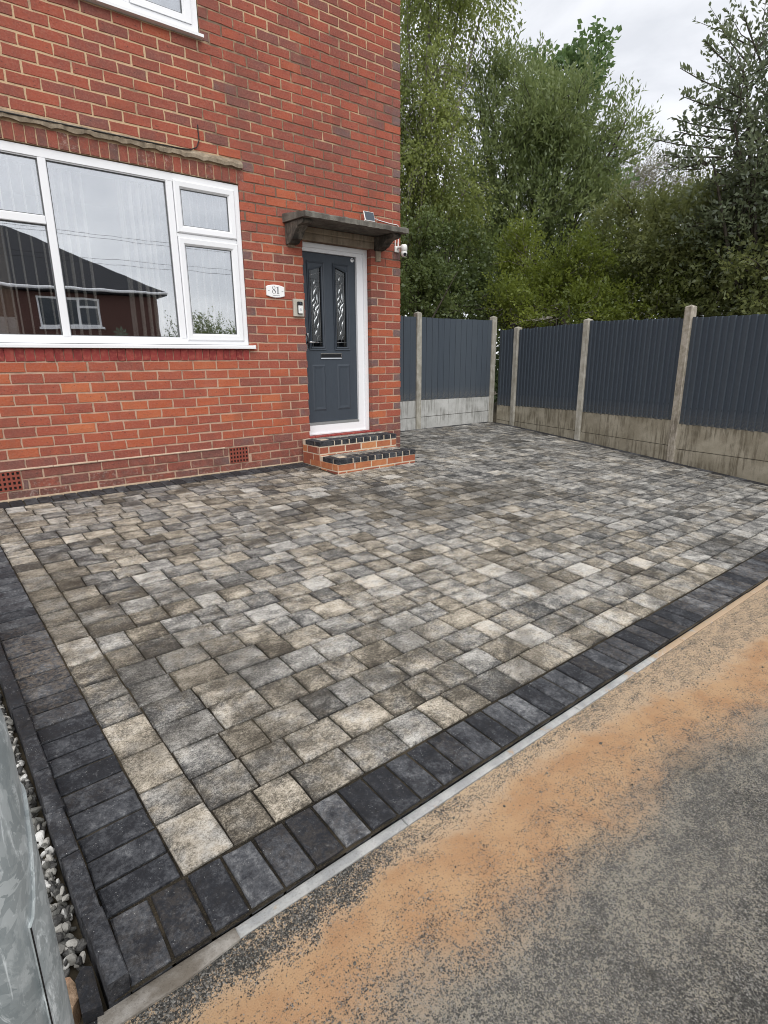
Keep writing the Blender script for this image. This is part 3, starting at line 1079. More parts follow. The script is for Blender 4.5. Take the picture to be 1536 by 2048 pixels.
def lay(k, x0, x1, header=False):
    z0 = 0.078 + k * Q
    zc = z0 + Q / 2
    at_reveal = DZ0 < zc < DZ1
    if at_reveal and abs(x0 - DX1) < 0.001: x0 -= 0.0060
    if at_reveal and abs(x1 - DX0) < 0.001: x1 += 0.0060
    if abs(x1) < 0.001: x1 += 0.0060
    L = x1 - x0
    if L < 0.03: return
    xc = (x0 + x1) / 2
    dirt = 0.0
    if zc < 0.17: dirt = rnd.uniform(0.45, 1.0)
    elif zc < 0.27: dirt = rnd.uniform(0.3, 0.7)
    elif rnd.random() < 0.12: dirt = rnd.uniform(0.1, 0.4)
    deep = 0.108 if (abs(x0 - DX1) < 0.02 or abs(x1 - DX0) < 0.02) and DZ0 < zc < DZ1 else 0.05
    BR.add(xc + rnd.uniform(-.0012, .0012), rnd.uniform(-0.0018, 0.0012), zc + rnd.uniform(-.0012, .0012), L - 0.0130, Q - 0.0135,
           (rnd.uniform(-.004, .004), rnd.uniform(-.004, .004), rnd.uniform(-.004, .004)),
           (brick_tone(xc, zc, header or L < 0.14), rnd.random(), dirt), h=deep)


def course(k, x0, x1, ref, odd):
    """bricks of one course between x0 and x1; ref = position of a joint on even courses"""
    P = 0.237
    st = ref + (P / 2 if odd else 0)
    n0 = math.floor((x0 - st) / P)
    x = st + n0 * P
    while x < x1 - 0.001:
        a, b = max(x, x0), min(x + P, x1)
        jit = rnd.uniform(-0.004, 0.004)
        if b - a > 0.02:
            lay(k, a, b, (b - a) < 0.14)
        x += P


for k in range(-3, 62):
    z0 = 0.078 + k * Q
    zc = z0 + Q / 2
    if z0 > WTOP - 0.05: break
    odd = k % 2 != 0
    xL = -4.9
    holes = []
    if WZ0 - 0.115 < zc < 3.01: holes.append((-4.62, -2.066 if zc < 2.79 else -2.03))
    if DZ0 < zc < DZ1 + 0.0: holes.append((DX0, DX1))
    if DZ1 - 0.05 < zc < 2.505 and zc >= DZ1: holes.append((-1.455, -0.415))
    if UZ0 - 0.01 < zc < UZ1: holes.append((UX0, UX1))
    if 0 <= k <= 1:
        holes += [(-2.380, -2.160), (-4.485, -4.262)]
    holes.sort()
    segs = []; x = xL
    for a, b in holes:
        if a > x: segs.append((x, a))
        x = max(x, b)
    segs.append((x, 0.0))
    for a, b in segs:
        if b <= 0.0 and abs(b) < 1e-6:
            ref = 0.0
        elif zc < DZ1:
            ref = DX0 - 0.004
        else:
            ref = 0.0
        course(k, a, b, ref, odd)
BR.finish(house)

# brick-on-edge courses over and under the big window
SO = Laid('soldier_brick', BRICK, 0.04, 0.0022, 0.002, axis='-y')
x = -4.45
while x < -2.036:
    L = 0.0765
    SO.add(x + L / 2, rnd.uniform(-.004, .002), 2.864, L - rnd.uniform(0.007, 0.011), 0.122, (0, rnd.uniform(-.01, .01), 0),
           (rnd.choice([0.02, 0.10, 0.2, 0.3, 0.34, 0.4, 0.45]), rnd.random(), rnd.choice([0.1, 0.5, 0.6, 0.8])))
    x += L
SO.finish(house)


def mat_redpaint():
    t = NT('red painted brick', 0.6, 0.35)
    p = t.pos(); i = t.oinfo('Random')
    n = t.noise(p, 30, 5, 0.6)
    col = t.mix(i, (0.20, 0.026, 0.026), (0.29, 0.045, 0.038))
    col = t.mix(t.ss(n, 0.45, 0.7), col, (0.34, 0.085, 0.06))
    return t.done(col, t.bump(n, 0.4, 0.003))


REDP = mat_redpaint()
SI = Laid('sill_brick', REDP, 0.05, 0.003, 0.002, axis='-y')
x = -2.070
while x > -4.5:
    L = 0.0720
    SI.add(x - L / 2, -0.006 + rnd.uniform(-.002, .002), 1.203, L - 0.006, 0.104, (0.05, rnd.uniform(-.012, .012), 0), (0, rnd.random(), 0))
    x -= L
SI.finish(house)

# rough ledge over the soldier course, with its wavy lower edge
led = MB()
n = 70
xa, xb = -4.5, -2.022
lo = []; up = []
for i in range(n + 1):
    x = xa + (xb - xa) * i / n
    lo.append((x, 2.940 + 0.006 * math.sin(i * 1.25) + rnd.uniform(-.005, .005), -0.030 + rnd.uniform(-.006, .006)))
    up.append((x, 3.006 + rnd.uniform(-.003, .003)))
vv = []
for i in range(n + 1):
    x = lo[i][0]
    vv += [(x, 0.004, lo[i][1] + 0.004), (x, lo[i][2], lo[i][1]), (x, lo[i][2] - 0.004, lo[i][1] + 0.03), (x, -0.012, up[i][1] - 0.004), (x, 0.004, up[i][1])]
ff = []
for i in range(n):
    for j in range(4):
        ff.append((i * 5 + j, (i + 1) * 5 + j, (i + 1) * 5 + j + 1, i * 5 + j + 1))
ff += [(0, 1, 2, 3, 4), tuple(n * 5 + j for j in (4, 3, 2, 1, 0))]
led.add(vv, ff)
led.build('window_ledge', LEDGE, house)
cb = MB()
cb.tube([(-4.5, -0.038, 2.965), (-3.99, -0.036, 2.972), (-3.4, -0.034, 2.980), (-2.95, -0.034, 2.984), (-2.62, -0.030, 2.992), (-2.52, -0.022, 3.003),
         (-2.46, -0.012, 3.035), (-2.43, -0.010, 3.10), (-2.433, -0.010, 3.17), (-2.43, -0.004, 3.225)], 0.0055, 6)
tag(cb.build('cable', DARKRUB, smooth=True), 'thin black cable running along the rough ledge above the big window', 'cable')

b = MB()
for x0, x1 in ((-4.9, -1.492), (-0.374, -0.002)):
    b.prism([(0.004, -0.02), (-0.014, -0.02), (-0.012, 0.004), (0.004, 0.016)], 'x', x0, x1)
b.build('mortar_fillet',  mat_concrete('sandy fillet mortar', (0.30, 0.23, 0.16), (0.46, 0.36, 0.26), (0.12, 0.09, 0.07), 0, 12, 0.4), house)

b = MB()
x = -4.9
while x < -2.6:
    L = rnd.uniform(0.25, 0.6)
    o_ = rnd.uniform(0.004, 0.010)
    b.prism([(0.004, 0.249), (-o_, 0.251), (-o_ - 0.002, 0.258), (-o_ * 0.5, 0.266), (0.004, 0.268)], 'x', x, min(x + L - 0.006, -2.42))
    x += L
b.build('damp_course', mat_concrete('old mortar band', (0.42, 0.31, 0.23), (0.55, 0.42, 0.32), (0.16, 0.11, 0.09), 0, 12, 0.4), house)

# ---- main window
RZ = [(-1, 0), (1, 0)]


def rect(x0, x1, z0, z1): return [(x0, z0), (x1, z0), (x1, z1), (x0, z1)]


def member(mb, x0, x1, z0, z1, y0, y1):
    mb.cbox(x0, x1, y0, y1, z0, z1, 0.005)


fx0, fx1, fz0, fz1 = -4.525, -2.063, 1.301, 2.792
f = MB()
f.ring(rect(fx0, fx1, fz0, fz1), rect(fx0 + 0.066, fx1 - 0.048, fz0 + 0.054, fz1 - 0.066), 0.018, 0.085)
f.ring(rect(fx0 + 0.066, fx1 - 0.048, fz0 + 0.054, fz1 - 0.066), rect(fx0 + 0.076, fx1 - 0.058, fz0 + 0.064, fz1 - 0.076), 0.030, 0.082)
member(f, -3.775, -3.715, fz0 + 0.052, fz1 - 0.064, 0.0185, 0.080)
member(f, -2.766, -2.706, fz0 + 0.052, fz1 - 0.064, 0.0185, 0.080)
member(f, fx0 + 0.07, -3.777, 2.232, 2.297, 0.0205, 0.078)
member(f, -2.704, fx1 - 0.05, 2.262, 2.300, 0.0205, 0.078)
win = f.build('window', UPVC, house, loc=(-3.3, 0.02, 1.3), label='large white bay of panes with dark reflections')
win['label'] = 'large white ground floor window with vertical blinds'
panes = [(-4.45, -3.777, 1.364, 2.230), (-4.45, -3.777, 2.299, 2.716), (-3.713, -2.768, 1.364, 2.716)]
for x0, x1, z0, z1 in panes:
    p = MB(); p.box(x0 + 0.006, x1 - 0.006, 0.050, 0.056, z0 + 0.006, z1 - 0.006); p.build('pane', GLASS, win)
    p = MB(); p.rring(x0, x1, z0, z1, 0.007, 0.042, 0.060); p.build('glazing_seal', SEAL, win)
for (x0, x1, z0, z1) in ((-2.702, -2.112, 2.300, 2.742), (-2.702, -2.112, 1.336, 2.262)):
    s_ = MB()
    s_.ring(rect(x0, x1, z0, z1), rect(x0 + 0.010, x1 - 0.010, z0 + 0.010, z1 - 0.010), 0.012, 0.07, 0.004)
    s_.ring(rect(x0 + 0.010, x1 - 0.010, z0 + 0.010, z1 - 0.010), rect(x0 + 0.050, x1 - 0.050, z0 + 0.050, z1 - 0.050), 0.004, 0.07, 0.006)
    s_.ring(rect(x0 + 0.050, x1 - 0.050, z0 + 0.050, z1 - 0.050), rect(x0 + 0.066, x1 - 0.066, z0 + 0.066, z1 - 0.066), 0.006, 0.07, 0.026)
    s_.build('sash', UPVC, win)
    p = MB(); p.box(x0 + 0.066, x1 - 0.066, 0.036, 0.042, z0 + 0.066, z1 - 0.066); p.build('pane', GLASS, win)
    p = MB(); p.rring(x0 + 0.064, x1 - 0.064, z0 + 0.064, z1 - 0.064, 0.007, 0.0275, 0.050); p.build('glazing_seal', SEAL, win)
sl = MB()
sl.prism([(0.08, 1.300), (-0.030, 1.294), (-0.046, 1.286), (-0.046, 1.262), (-0.030, 1.260), (-0.030, 1.272), (0.08, 1.276)], 'x', -4.55, -2.018)
sl.box(-2.017, -2.012, -0.048, 0.004, 1.258, 1.298)
sl.build('sill', UPVC, win)

# ---- upstairs window
f = MB()
f.ring(rect(-4.33, -2.347, 3.945, 5.22), rect(-4.27, -2.405, 4.0, 5.16), 0.006, 0.08)
member(f, -2.985, -2.925, 3.998, 5.162, 0.0065, 0.08)
uw = f.build('window', UPVC, house, loc=(-3.3, 0.02, 3.95), label='white upstairs window cut by the top edge of the picture')
s_ = MB()
s_.ring(rect(-2.922, -2.408, 4.003, 5.157), rect(-2.87, -2.462, 4.055, 5.105), -0.006, 0.07, -0.004)
s_.ring(rect(-2.87, -2.462, 4.055, 5.105), rect(-2.858, -2.474, 4.067, 5.093), -0.004, 0.07, 0.02)
s_.build('sash', UPVC, uw)
for x0, x1, z0, z1 in ((-2.858, -2.474, 4.067, 5.093), (-4.268, -2.987, 4.002, 5.158)):
    p = MB(); p.box(x0, x1, 0.034, 0.040, z0, z1); p.build('pane', GLASS, uw)
    p = MB(); p.rring(x0, x1, z0, z1, 0.007, 0.026, 0.046); p.build('glazing_seal', SEAL, uw)
sl = MB()
sl.prism([(0.08, 3.944), (-0.045, 3.936), (-0.058, 3.928), (-0.058, 3.906), (0.08, 3.910)], 'x', -4.36, -2.326)
sl.build('sill', UPVC, uw)

# ---- room behind the glass
rm = MB()
rm.box(-5.2, -1.7, 3.4, 3.45, 0.6, 3.2).box(-5.25, -5.2, 0.30, 3.4, 0.6, 3.2).box(-1.70, -1.65, 0.30, 3.4, 0.6, 3.2)
rm.box(-5.2, -1.7, 0.30, 3.4, 0.55, 0.6).box(-5.2, -1.7, 0.30, 3.4, 3.2, 3.25)
rm.box(-5.2, -1.7, 3.4, 3.45, 3.6, 5.5).box(-5.25, -5.2, 0.30, 3.4, 3.6, 5.5).box(-1.70, -1.65, 0.30, 3.4, 3.6, 5.5).box(-5.2, -1.7, 0.3, 3.4, 3.55, 3.6).box(-5.2, -1.7, 0.3, 3.4, 5.5, 5.55)
rm.build('room', ROOM, house)
ib = MB(); ib.box(-4.52, -2.065, 0.09, 0.29, 1.29, 1.312); ib.build('window_board', UPVC, house)

bl = thing('vertical_blind', (-3.3, 0.2, 2.7), 'cream vertical blind hanging inside the large ground floor window', 'blind')
hr = MB(); hr.box(-4.5, -2.08, 0.135, 0.175, 2.70, 2.735); hr.build('headrail', UPVC, bl)
slat = MB()
for i in range(4):
    pass
_sm = {}


def slat_at(x, ang, wdt=0.089, z0=1.335, z1=2.70):
    key = (wdt, z0, z1)
    if key not in _sm:
        h = wdt / 2
        vs = []
        for t in (-1, -0.5, 0, 0.5, 1):
            vs += [(t * h, 0.006 * (1 - t * t), z0 - 2.7), (t * h, 0.006 * (1 - t * t), z1 - 2.7)]
        vs += [(p[0], p[1] + 0.0015, p[2]) for p in vs]
        ff = [(2 * i, 2 * i + 2, 2 * i + 3, 2 * i + 1) for i in range(4)] + [(10 + 2 * i, 10 + 2 * i + 1, 10 + 2 * i + 3, 10 + 2 * i + 2) for i in range(4)]
        ff += [(0, 1, 11, 10), (8, 18, 19, 9)]
        _sm[key] = mesh('slat', vs, ff, BLIND)
    link('slat', _sm[key], bl, (x, 0.155, 2.7), (0, 0, ang))


for x in (-4.40, -4.32, -4.24, -4.16, -4.084, -4.048, -3.968, -3.883, -3.795, -3.735, -3.70, -3.66, -3.60, -3.53, -3.45, -3.146, -3.125, -3.053, -2.985, -2.93, -2.88):
    slat_at(x, math.radians(91 + rnd.uniform(-4, 4)))
for i in range(10):
    slat_at(-2.80 + i * 0.075, math.radians(62 + rnd.uniform(-5, 5)))
ubl = thing('vertical_blind', (-3.3, 0.2, 5.1), 'pale vertical blind inside the upstairs window', 'blind')
bl_keep = bl; bl = ubl
for i in range(24):
    slat_at(-4.2 + i * 0.075, math.radians(35 + rnd.uniform(-6, 6)), 0.089, 4.05, 5.12)
for o in bl.children: o.location.z += 2.40
hr = MB(); hr.box(-4.26, -2.42, 0.135, 0.175, 5.11, 5.14); hr.build('headrail', UPVC, ubl)
bl = bl_keep
# curtain, router, ornament on the window board
c = MB()
n = 24
vv = []
for i in range(n + 1):
    x = -4.42 + 0.36 * i / n
    yv = 0.26 + 0.018 * math.sin(i * 1.3)
    vv += [(x, yv, 1.335), (x, yv, 2.69), (x, yv + 0.004, 1.335), (x, yv + 0.004, 2.69)]
ff = []
for i in range(n):
    a = i * 4
    ff += [(a, a + 4, a + 5, a + 1), (a + 2, a + 3, a + 7, a + 6), (a + 1, a + 5, a + 7, a + 3), (a, a + 2, a + 6, a + 4)]
ff += [(0, 1, 3, 2), (n * 4, n * 4 + 2, n * 4 + 3, n * 4 + 1)]
c.add(vv, ff)
tag(c.build('curtain', CURTAIN, loc=(-4.24, 0.26, 1.335)), 'beige curtain at the left end of the big window', 'curtain')
rt = thing('router', (-4.19, 0.17, 1.312), 'white plastic router box standing on the window board at far left', 'router')
b = MB(); b.cbox(-4.30, -4.085, 0.15, 0.185, 1.3125, 1.51, 0.008); b.build('body', WHITE, rt)
b = MB()
for i in range(5): b.box(-4.165, -4.15, 0.1475, 0.1495, 1.345 + i * 0.03, 1.36 + i * 0.03)
b.build('vent_slots', INK, rt)
orn = thing('ornament', (-3.277, 0.15, 1.312), 'small green flower shaped ornament on the window board', 'ornament')
for i in range(9):
    a = 2 * math.pi * i / 9
    p = MB()
    ca, sa = math.cos(a), math.sin(a)
    def pt(r_, t_, y_): return (-3.277 + ca * r_ - sa * t_, 0.15 + y_, 1.392 + sa * r_ + ca * t_)
    p.add([pt(0.014, 0, -0.008), pt(0.042, 0.014, -0.014), pt(0.074, 0, -0.004), pt(0.042, -0.014, -0.014), pt(0.042, 0, 0.012)], [(0, 3, 2, 1), (0, 1, 4), (1, 2, 4), (2, 3, 4), (3, 0, 4)])
    p.build('petal', TEAL, orn)
p = MB(); p.lathe([(0.0, -0.014), (0.016, -0.01), (0.018, 0.008), (0.0, 0.012)], (-3.277, 0.15, 1.392), 10, 'y'); p.build('centre', TEAL, orn)
p = MB(); p.tube([(-3.277, 0.152, 1.3125), (-3.277, 0.152, 1.385)], 0.005, 6); p.build('stem', TEAL, orn)

# ---- air bricks
for xc, wv in ((-2.270, 0.208), (-4.3735, 0.208)):
    a = MB()
    z0, z1 = 0.085, 0.250
    a.box(xc - wv / 2, xc + wv / 2, 0.004, 0.05, z0, z1)
    nx_, nz_ = 6, 4
    gx, gz_ = wv / nx_, (z1 - z0) / nz_
    for i in range(nx_ + 1):
        x = xc - wv / 2 + i * gx
        hw = 0.008
        a.box(max(x - hw, xc - wv / 2), min(x + hw, xc + wv / 2), -0.006, 0.0035, z0, z1)
    for j in range(nz_ + 1):
        z = z0 + j * gz_
        a.box(xc - wv / 2 + 0.001, xc + wv / 2 - 0.001, -0.0055, 0.0033, max(z - 0.009, z0), min(z + 0.009, z1))
    ab = a.build('air_brick', CLAY, house)
    h_ = MB(); h_.box(xc - wv / 2 + 0.006, xc + wv / 2 - 0.006, 0.0005, 0.0038, z0 + 0.006, z1 - 0.006); h_.build('hole_shade', HOLE, ab)  # black sheet standing in for the shade inside the vent holes

# ---- front door
fr = MB()
fr.ring([(-1.364, 0.285), (-0.459, 0.285), (-0.459, 2.382), (-1.364, 2.382)], [(-1.345, 0.300), (-0.512, 0.300), (-0.512, 2.335), (-1.345, 2.335)], 0.070, 0.16)
fr.ring([(-1.345, 0.300), (-0.512, 0.300), (-0.512, 2.335), (-1.345, 2.335)], [(-1.340, 0.395), (-0.597, 0.395), (-0.597, 2.297), (-1.340, 2.297)], 0.086, 0.16, 0.090)
dframe = fr.build('door_frame', UPVC, house)
th = MB(); th.box(-1.340, -0.597, 0.092, 0.155, 0.3955, 0.412).box(-1.340, -0.597, 0.100, 0.155, 0.4125, 0.428)
th.build('threshold', ALU, house)
d = MB()
LX0, LX1, LZ0, LZ1, DY = -1.341, -0.600, 0.430, 2.294, 0.120
gL = [(-1.226, 1.292), (-1.075, 1.292), (-1.075, 2.150), (-1.226, 2.105)]
gR = [(-0.882, 1.292), (-0.735, 1.292), (-0.735, 2.118), (-0.882, 2.165)]
# leaf as stiles and rails around the two lights
d.box(LX0, gL[0][0], DY, 0.158, LZ0, LZ1)
d.box(gL[1][0], gR[0][0], DY, 0.158, LZ0, LZ1)
d.box(gR[1][0], LX1, DY, 0.158, LZ0, LZ1)
for a_ in (gL, gR):
    d.box(a_[0][0], a_[1][0], DY, 0.158, LZ0, a_[0][1])
    d.prism([(a_[3][0], a_[3][1]), (a_[2][0], a_[2][1]), (a_[2][0], LZ1), (a_[3][0], LZ1)], 'y', DY, 0.158)
door = d.build('door', DOOR, house, loc=(-0.95, 0.12, 0.43), label='dark anthracite panelled front door with two leaded glass lights')


def grow(pts, k):
    cx = sum(p[0] for p in pts) / 4; cz = sum(p[1] for p in pts) / 4
    return [(p[0] + (k if p[0] > cx else -k), p[1] + (k if p[1] > cz else -k)) for p in pts]


for a_ in (gL, gR):
    m = MB()
    sq = [(a_[0][0] - 0.037, a_[0][1] - 0.036), (a_[1][0] + 0.037, a_[1][1] - 0.036), (a_[1][0] + 0.037, 2.205), (a_[0][0] - 0.037, 2.205)]
    m.ring(sq, [(sq[0][0] + 0.014, sq[0][1] + 0.014), (sq[1][0] - 0.014, sq[1][1] + 0.014), (sq[2][0] - 0.014, sq[2][1] - 0.014), (sq[3][0] + 0.014, sq[3][1] - 0.014)], 0.108, 0.1195, 0.113)
    m.ring(grow(a_, 0.016), a_, 0.109, 0.1195, 0.116)
    m.build('glass_moulding', DOOR, door)
    gp = MB()
    gp.prism(grow(a_, -0.0005), 'y', 0.136, 0.141)
    gp.build('door_light', DGLASS, door)
    # leaded cames and bevelled pieces
    le = MB(); x0, x1 = a_[0][0], a_[1][0]; zb, zt0, zt1 = a_[0][1], a_[3][1], a_[2][1]
    W_ = x1 - x0; cx = (x0 + x1) / 2
    yl = 0.133
    def bar(p, q, r=0.0024): le.tube([(p[0], yl, p[1]), (q[0], yl, q[1])], r, 5)
    def ztop(x): return zt0 + (zt1 - zt0) * (x - x0) / W_
    bar((x0 + 0.024, zb), (x0 + 0.024, ztop(x0 + 0.024)))
    bar((x1 - 0.024, zb), (x1 - 0.024, ztop(x1 - 0.024)))
    bar((x0, zb + 0.05), (x1, zb + 0.05))
    bar((x0, zt0 - 0.05), (x1, zt1 - 0.05))
    def curve(ps, r=0.0024): le.tube([(p[0], yl, p[1]) for p in ps], r, 5)
    zm = (zb + zt0) / 2
    def S(z0, z1, amp, ph=0.0, n=10):
        return [(cx + amp * math.sin(ph + math.pi * 2 * i / n), z0 + (z1 - z0) * i / n) for i in range(n + 1)]
    curve(S(zm - 0.27, zm + 0.27, 0.030, 0.0, 16)); curve(S(zm - 0.27, zm + 0.27, 0.030, math.pi, 16))
    bar((cx, zm + 0.27), (cx, zm + 0.33)); bar((cx, zm - 0.27), (cx, zm - 0.31))
    for zz, sg in ((zt0 - 0.15, 1), (zb + 0.13, 1)):
        curve([(cx - 0.035, zz), (cx - 0.012, zz + 0.006), (cx, zz + 0.03), (cx + 0.004, zz + 0.06)])
        curve([(cx + 0.045, zz - 0.004), (cx + 0.020, zz - 0.012), (cx + 0.006, zz - 0.04), (cx + 0.004, zz - 0.08)])
    le.build('lead_came', LEAD, door, smooth=True)
    be = MB()
    def leafp(c_, ang, ln, wd):
        ca, sa = math.cos(ang), math.sin(ang)
        q = [(-ln / 2, 0), (-ln * 0.1, wd / 2), (ln / 2, 0), (-ln * 0.1, -wd / 2)]
        v_ = [(c_[0] + a * ca - b_ * sa, yl - 0.001, c_[1] + a * sa + b_ * ca) for a, b_ in q] + [(c_[0], yl - 0.006, c_[1])] + \
             [(c_[0] + a * ca - b_ * sa, yl + 0.002, c_[1] + a * sa + b_ * ca) for a, b_ in q]
        be.add(v_, [(0, 1, 4), (1, 2, 4), (2, 3, 4), (3, 0, 4), (5, 8, 7, 6), (0, 5, 6, 1), (1, 6, 7, 2), (2, 7, 8, 3), (3, 8, 5, 0)])
    for dz, dx, ag, ln, wd in ((0.19, -0.012, 1.1, 0.085, 0.020), (0.11, -0.024, 1.0, 0.075, 0.018), (0.12, 0.022, 1.75, 0.10, 0.024), (0.04, -0.026, 1.2, 0.07, 0.022),
                               (0.03, 0.022, 0.9, 0.07, 0.022), (-0.03, 0.024, 1.3, 0.085, 0.024), (-0.04, -0.020, 1.9, 0.07, 0.020), (-0.12, -0.018, 1.2, 0.08, 0.018),
                               (-0.17, 0.022, 1.2, 0.075, 0.018), (0.0, 0.0, 1.57, 0.06, 0.020), (0.075, 0.002, 1.9, 0.05, 0.016), (-0.085, 0.006, 1.2, 0.05, 0.016)):
        leafp((cx + dx, zm + dz), ag, ln, wd)
    leafp((cx - 0.010, zt0 - 0.115), 1.1, 0.05, 0.016); leafp((cx - 0.008, zb + 0.16), 1.15, 0.05, 0.018)
    be.build('bevelled_glass', BEVEL, door)
for x0, x1 in ((-1.240, -1.058), (-0.893, -0.705)):
    m = MB()
    o_ = rect(x0, x1, 0.560, 1.092)
    i_ = rect(x0 + 0.018, x1 - 0.018, 0.578, 1.074)
    m.ring(o_, i_, 0.1185, 0.1195, 0.112)
    j_ = rect(x0 + 0.045, x1 - 0.045, 0.605, 1.047)
    m.ring(i_, j_, 0.112, 0.1195, 0.1165)
    m.build('lower_panel', DOOR, door)
    m = MB(); m.prism(j_, 'y', 0.1165, 0.1195); m.build('panel_field', DOOR, door)
lb = MB(); lb.rring(-1.122, -0.824, 1.158, 1.220, 0.010, 0.108, 0.1195, 0.110)
lbx = lb.build('letterbox', CHROME, door)
m = MB(); m.cbox(-1.112, -0.834, 0.111, 0.1195, 1.168, 1.210, 0.003); m.build('letter_flap', BLACK, lbx)
hd = MB(); hd.cbox(-1.300, -1.270, 0.110, 0.1195, 1.27, 1.44, 0.004)
hd.tube([(-1.285, 0.112, 1.340), (-1.285, 0.070, 1.340), (-1.268, 0.064, 1.340), (-1.172, 0.066, 1.338)], [0.010, 0.010, 0.0095, 0.008], 10)
hd.build('handle', CHROME, door, smooth=True)
stk = MB(); stk.lathe([(0.022, 0.1195), (0.022, 0.1165), (0.0, 0.1163)], (-0.640, 0, 2.262), 18, 'y'); stk_o = stk.build('sticker', CERAMIC, door)
m = MB(); m.box(-0.6425, -0.6375, 0.1150, 0.1160, 2.248, 2.276).box(-0.651, -0.629, 0.1151, 0.1161, 2.270, 2.277); m.build('sticker_mark', INK, door)

ST = Laid('sill_tile', REDP, 0.02, 0.006, 0.0015)
x = -1.400
while x < -0.43:
    ST.add(x + 0.037, 0.020, 0.285, 0.070, 0.115, (-0.06, 0, 0), (0, rnd.random(), 0)); x += 0.0745
ST.finish(house)
m = MB(); m.box(-1.40, -0.415, -0.032, 0.072, 0.236, 0.272); m.build('sill_bed', MORTAR, house)

# ---- canopy over the door
cp = MB()
n = 40
top = []
cx0, cx1, cyF = -1.60, -0.258, -0.45
vv = []; ff = []
cols = [0.0, -0.10, -0.2, -0.3, -0.39, cyF + 0.006, cyF]
for i in range(n + 1):
    x = cx0 + (cx1 - cx0) * i / n
    ring_ = []
    for y_ in cols:
        z_ = 2.606 + (2.556 - 2.606) * (-y_ / 0.45) + rnd.uniform(-.004, .004)
        if y_ == cyF: z_ -= 0.010
        ring_.append((x, y_ + rnd.uniform(-.002, .002), z_))
    ring_.append((x, cyF + rnd.uniform(-.002, .002), 2.503 + rnd.uniform(-.003, .003)))
    ring_.append((x, cyF + 0.03, 2.507)); ring_.append((x, -0.2, 2.515)); ring_.append((x, 0.0, 2.521))
    vv += ring_
k = len(ring_)
for i in range(n):
    for j in range(k):
        j2 = (j + 1) % k
        ff.append((i * k + j, (i + 1) * k + j, (i + 1) * k + j2, i * k + j2))
ff += [tuple(range(k - 1, -1, -1)), tuple(n * k + j for j in range(k))]
cp.add(vv, ff)
can = cp.build('door_canopy', CANOPY, house, loc=(-0.93, 0, 2.52), label='dark weathered concrete canopy over the front door')
for x0, x1, zb_, sb_ in ((-1.575, -1.462, 2.315, 2.29), (-0.405, -0.300, 2.372, 2.255)):
    hh = 2.505 - zb_
    prof = [(0.004, 2.513), (-0.36, 2.504), (-0.366, 2.482), (-0.345, 2.466), (-0.305, 2.462), (-0.265, 2.458), (-0.225, 2.505 - hh * 0.40), (-0.185, 2.505 - hh * 0.58),
            (-0.150, 2.505 - hh * 0.80), (-0.115, 2.505 - hh * 0.86), (-0.085, zb_ + 0.005), (-0.04, zb_), (0.004, zb_)]
    b = MB(); b.prism(prof, 'x', x0, x1)
    br = b.build('bracket', BRACKET, can)
    b = MB(); b.prism([(-0.003, zb_ - 0.001), (-0.022, zb_ - 0.001), (-0.020, sb_ + 0.01), (-0.003, sb_)], 'x', x0 + 0.018, x1 - 0.020)
    b.build('stub', LINTEL, br)
li = MB(); li.prism([(0.16, 2.386), (-0.012, 2.386), (-0.012, 2.452), (-0.004, 2.456), (-0.022, 2.470), (-0.022, 2.5135), (0.16, 2.5175)], 'x', -1.4545, -0.4155)
li.build('door_lintel', LINTEL, house)

# ================================================================== STEPS
steps = thing('brick_steps', (-0.93, -0.36, -0.02), 'two orange brick steps edged with dark blocks below the front door', 'steps')
core = MB()
core.box(-1.4865, -0.383, -0.3715, -0.012, -0.10, 0.2655).box(-1.4865, -0.391, -0.7270, -0.372, -0.10, 0.1125)
core.build('core', mat_concrete('pale step mortar', (0.52, 0.43, 0.33), (0.62, 0.53, 0.42), (0.3, 0.24, 0.18), 0, 10, 0.2), steps)
def mat_stepbrick():
    t = NT('orange step brick', 0.85, 0.2)
    tone, r2, q = t.param(); p = t.pos(); w = t.math('MULTIPLY', r2, 31.0)
    a = t.noise(p, 20, 5, 0.65, 0.6, w)
    v = t.math('ADD', tone, t.math('MULTIPLY', t.math('SUBTRACT', a, 0.5), 0.8))
    col = t.ramp(v, [(0.0, (0.17, 0.062, 0.05)), (0.4, (0.31, 0.10, 0.058)), (0.7, (0.42, 0.165, 0.075)), (1.0, (0.52, 0.25, 0.12))])
    return t.done(col, t.bump(t.noise(p, 80, 5, 0.6), 0.5, 0.003))
STEPB = mat_stepbrick()
def frontcourse(zc, hz, yF, x0, x1, off):
    x = x0 - off
    while x < x1 - 0.02:
        a, b = max(x, x0), min(x + 0.225, x1)
        if b - a > 0.025:
            SB.add((a + b) / 2, yF, zc, b - a - 0.013, hz - 0.012, (0, 0, 0), (rnd.uniform(0.15, 0.85), rnd.random(), 0))
        x += 0.225
SB = Laid('step_brick', STEPB, 0.05, 0.003, 0.0015, axis='-y')
frontcourse(0.170, 0.082, -0.373, -1.490, -0.376, 0.10)
frontcourse(0.088, 0.082, -0.373, -1.490, -0.376, 0.0)
frontcourse(0.026, 0.078, -0.729, -1.490, -0.384, 0.0)
frontcourse(-0.052, 0.078, -0.729, -1.490, -0.384, 0.11)
SB.finish(steps)
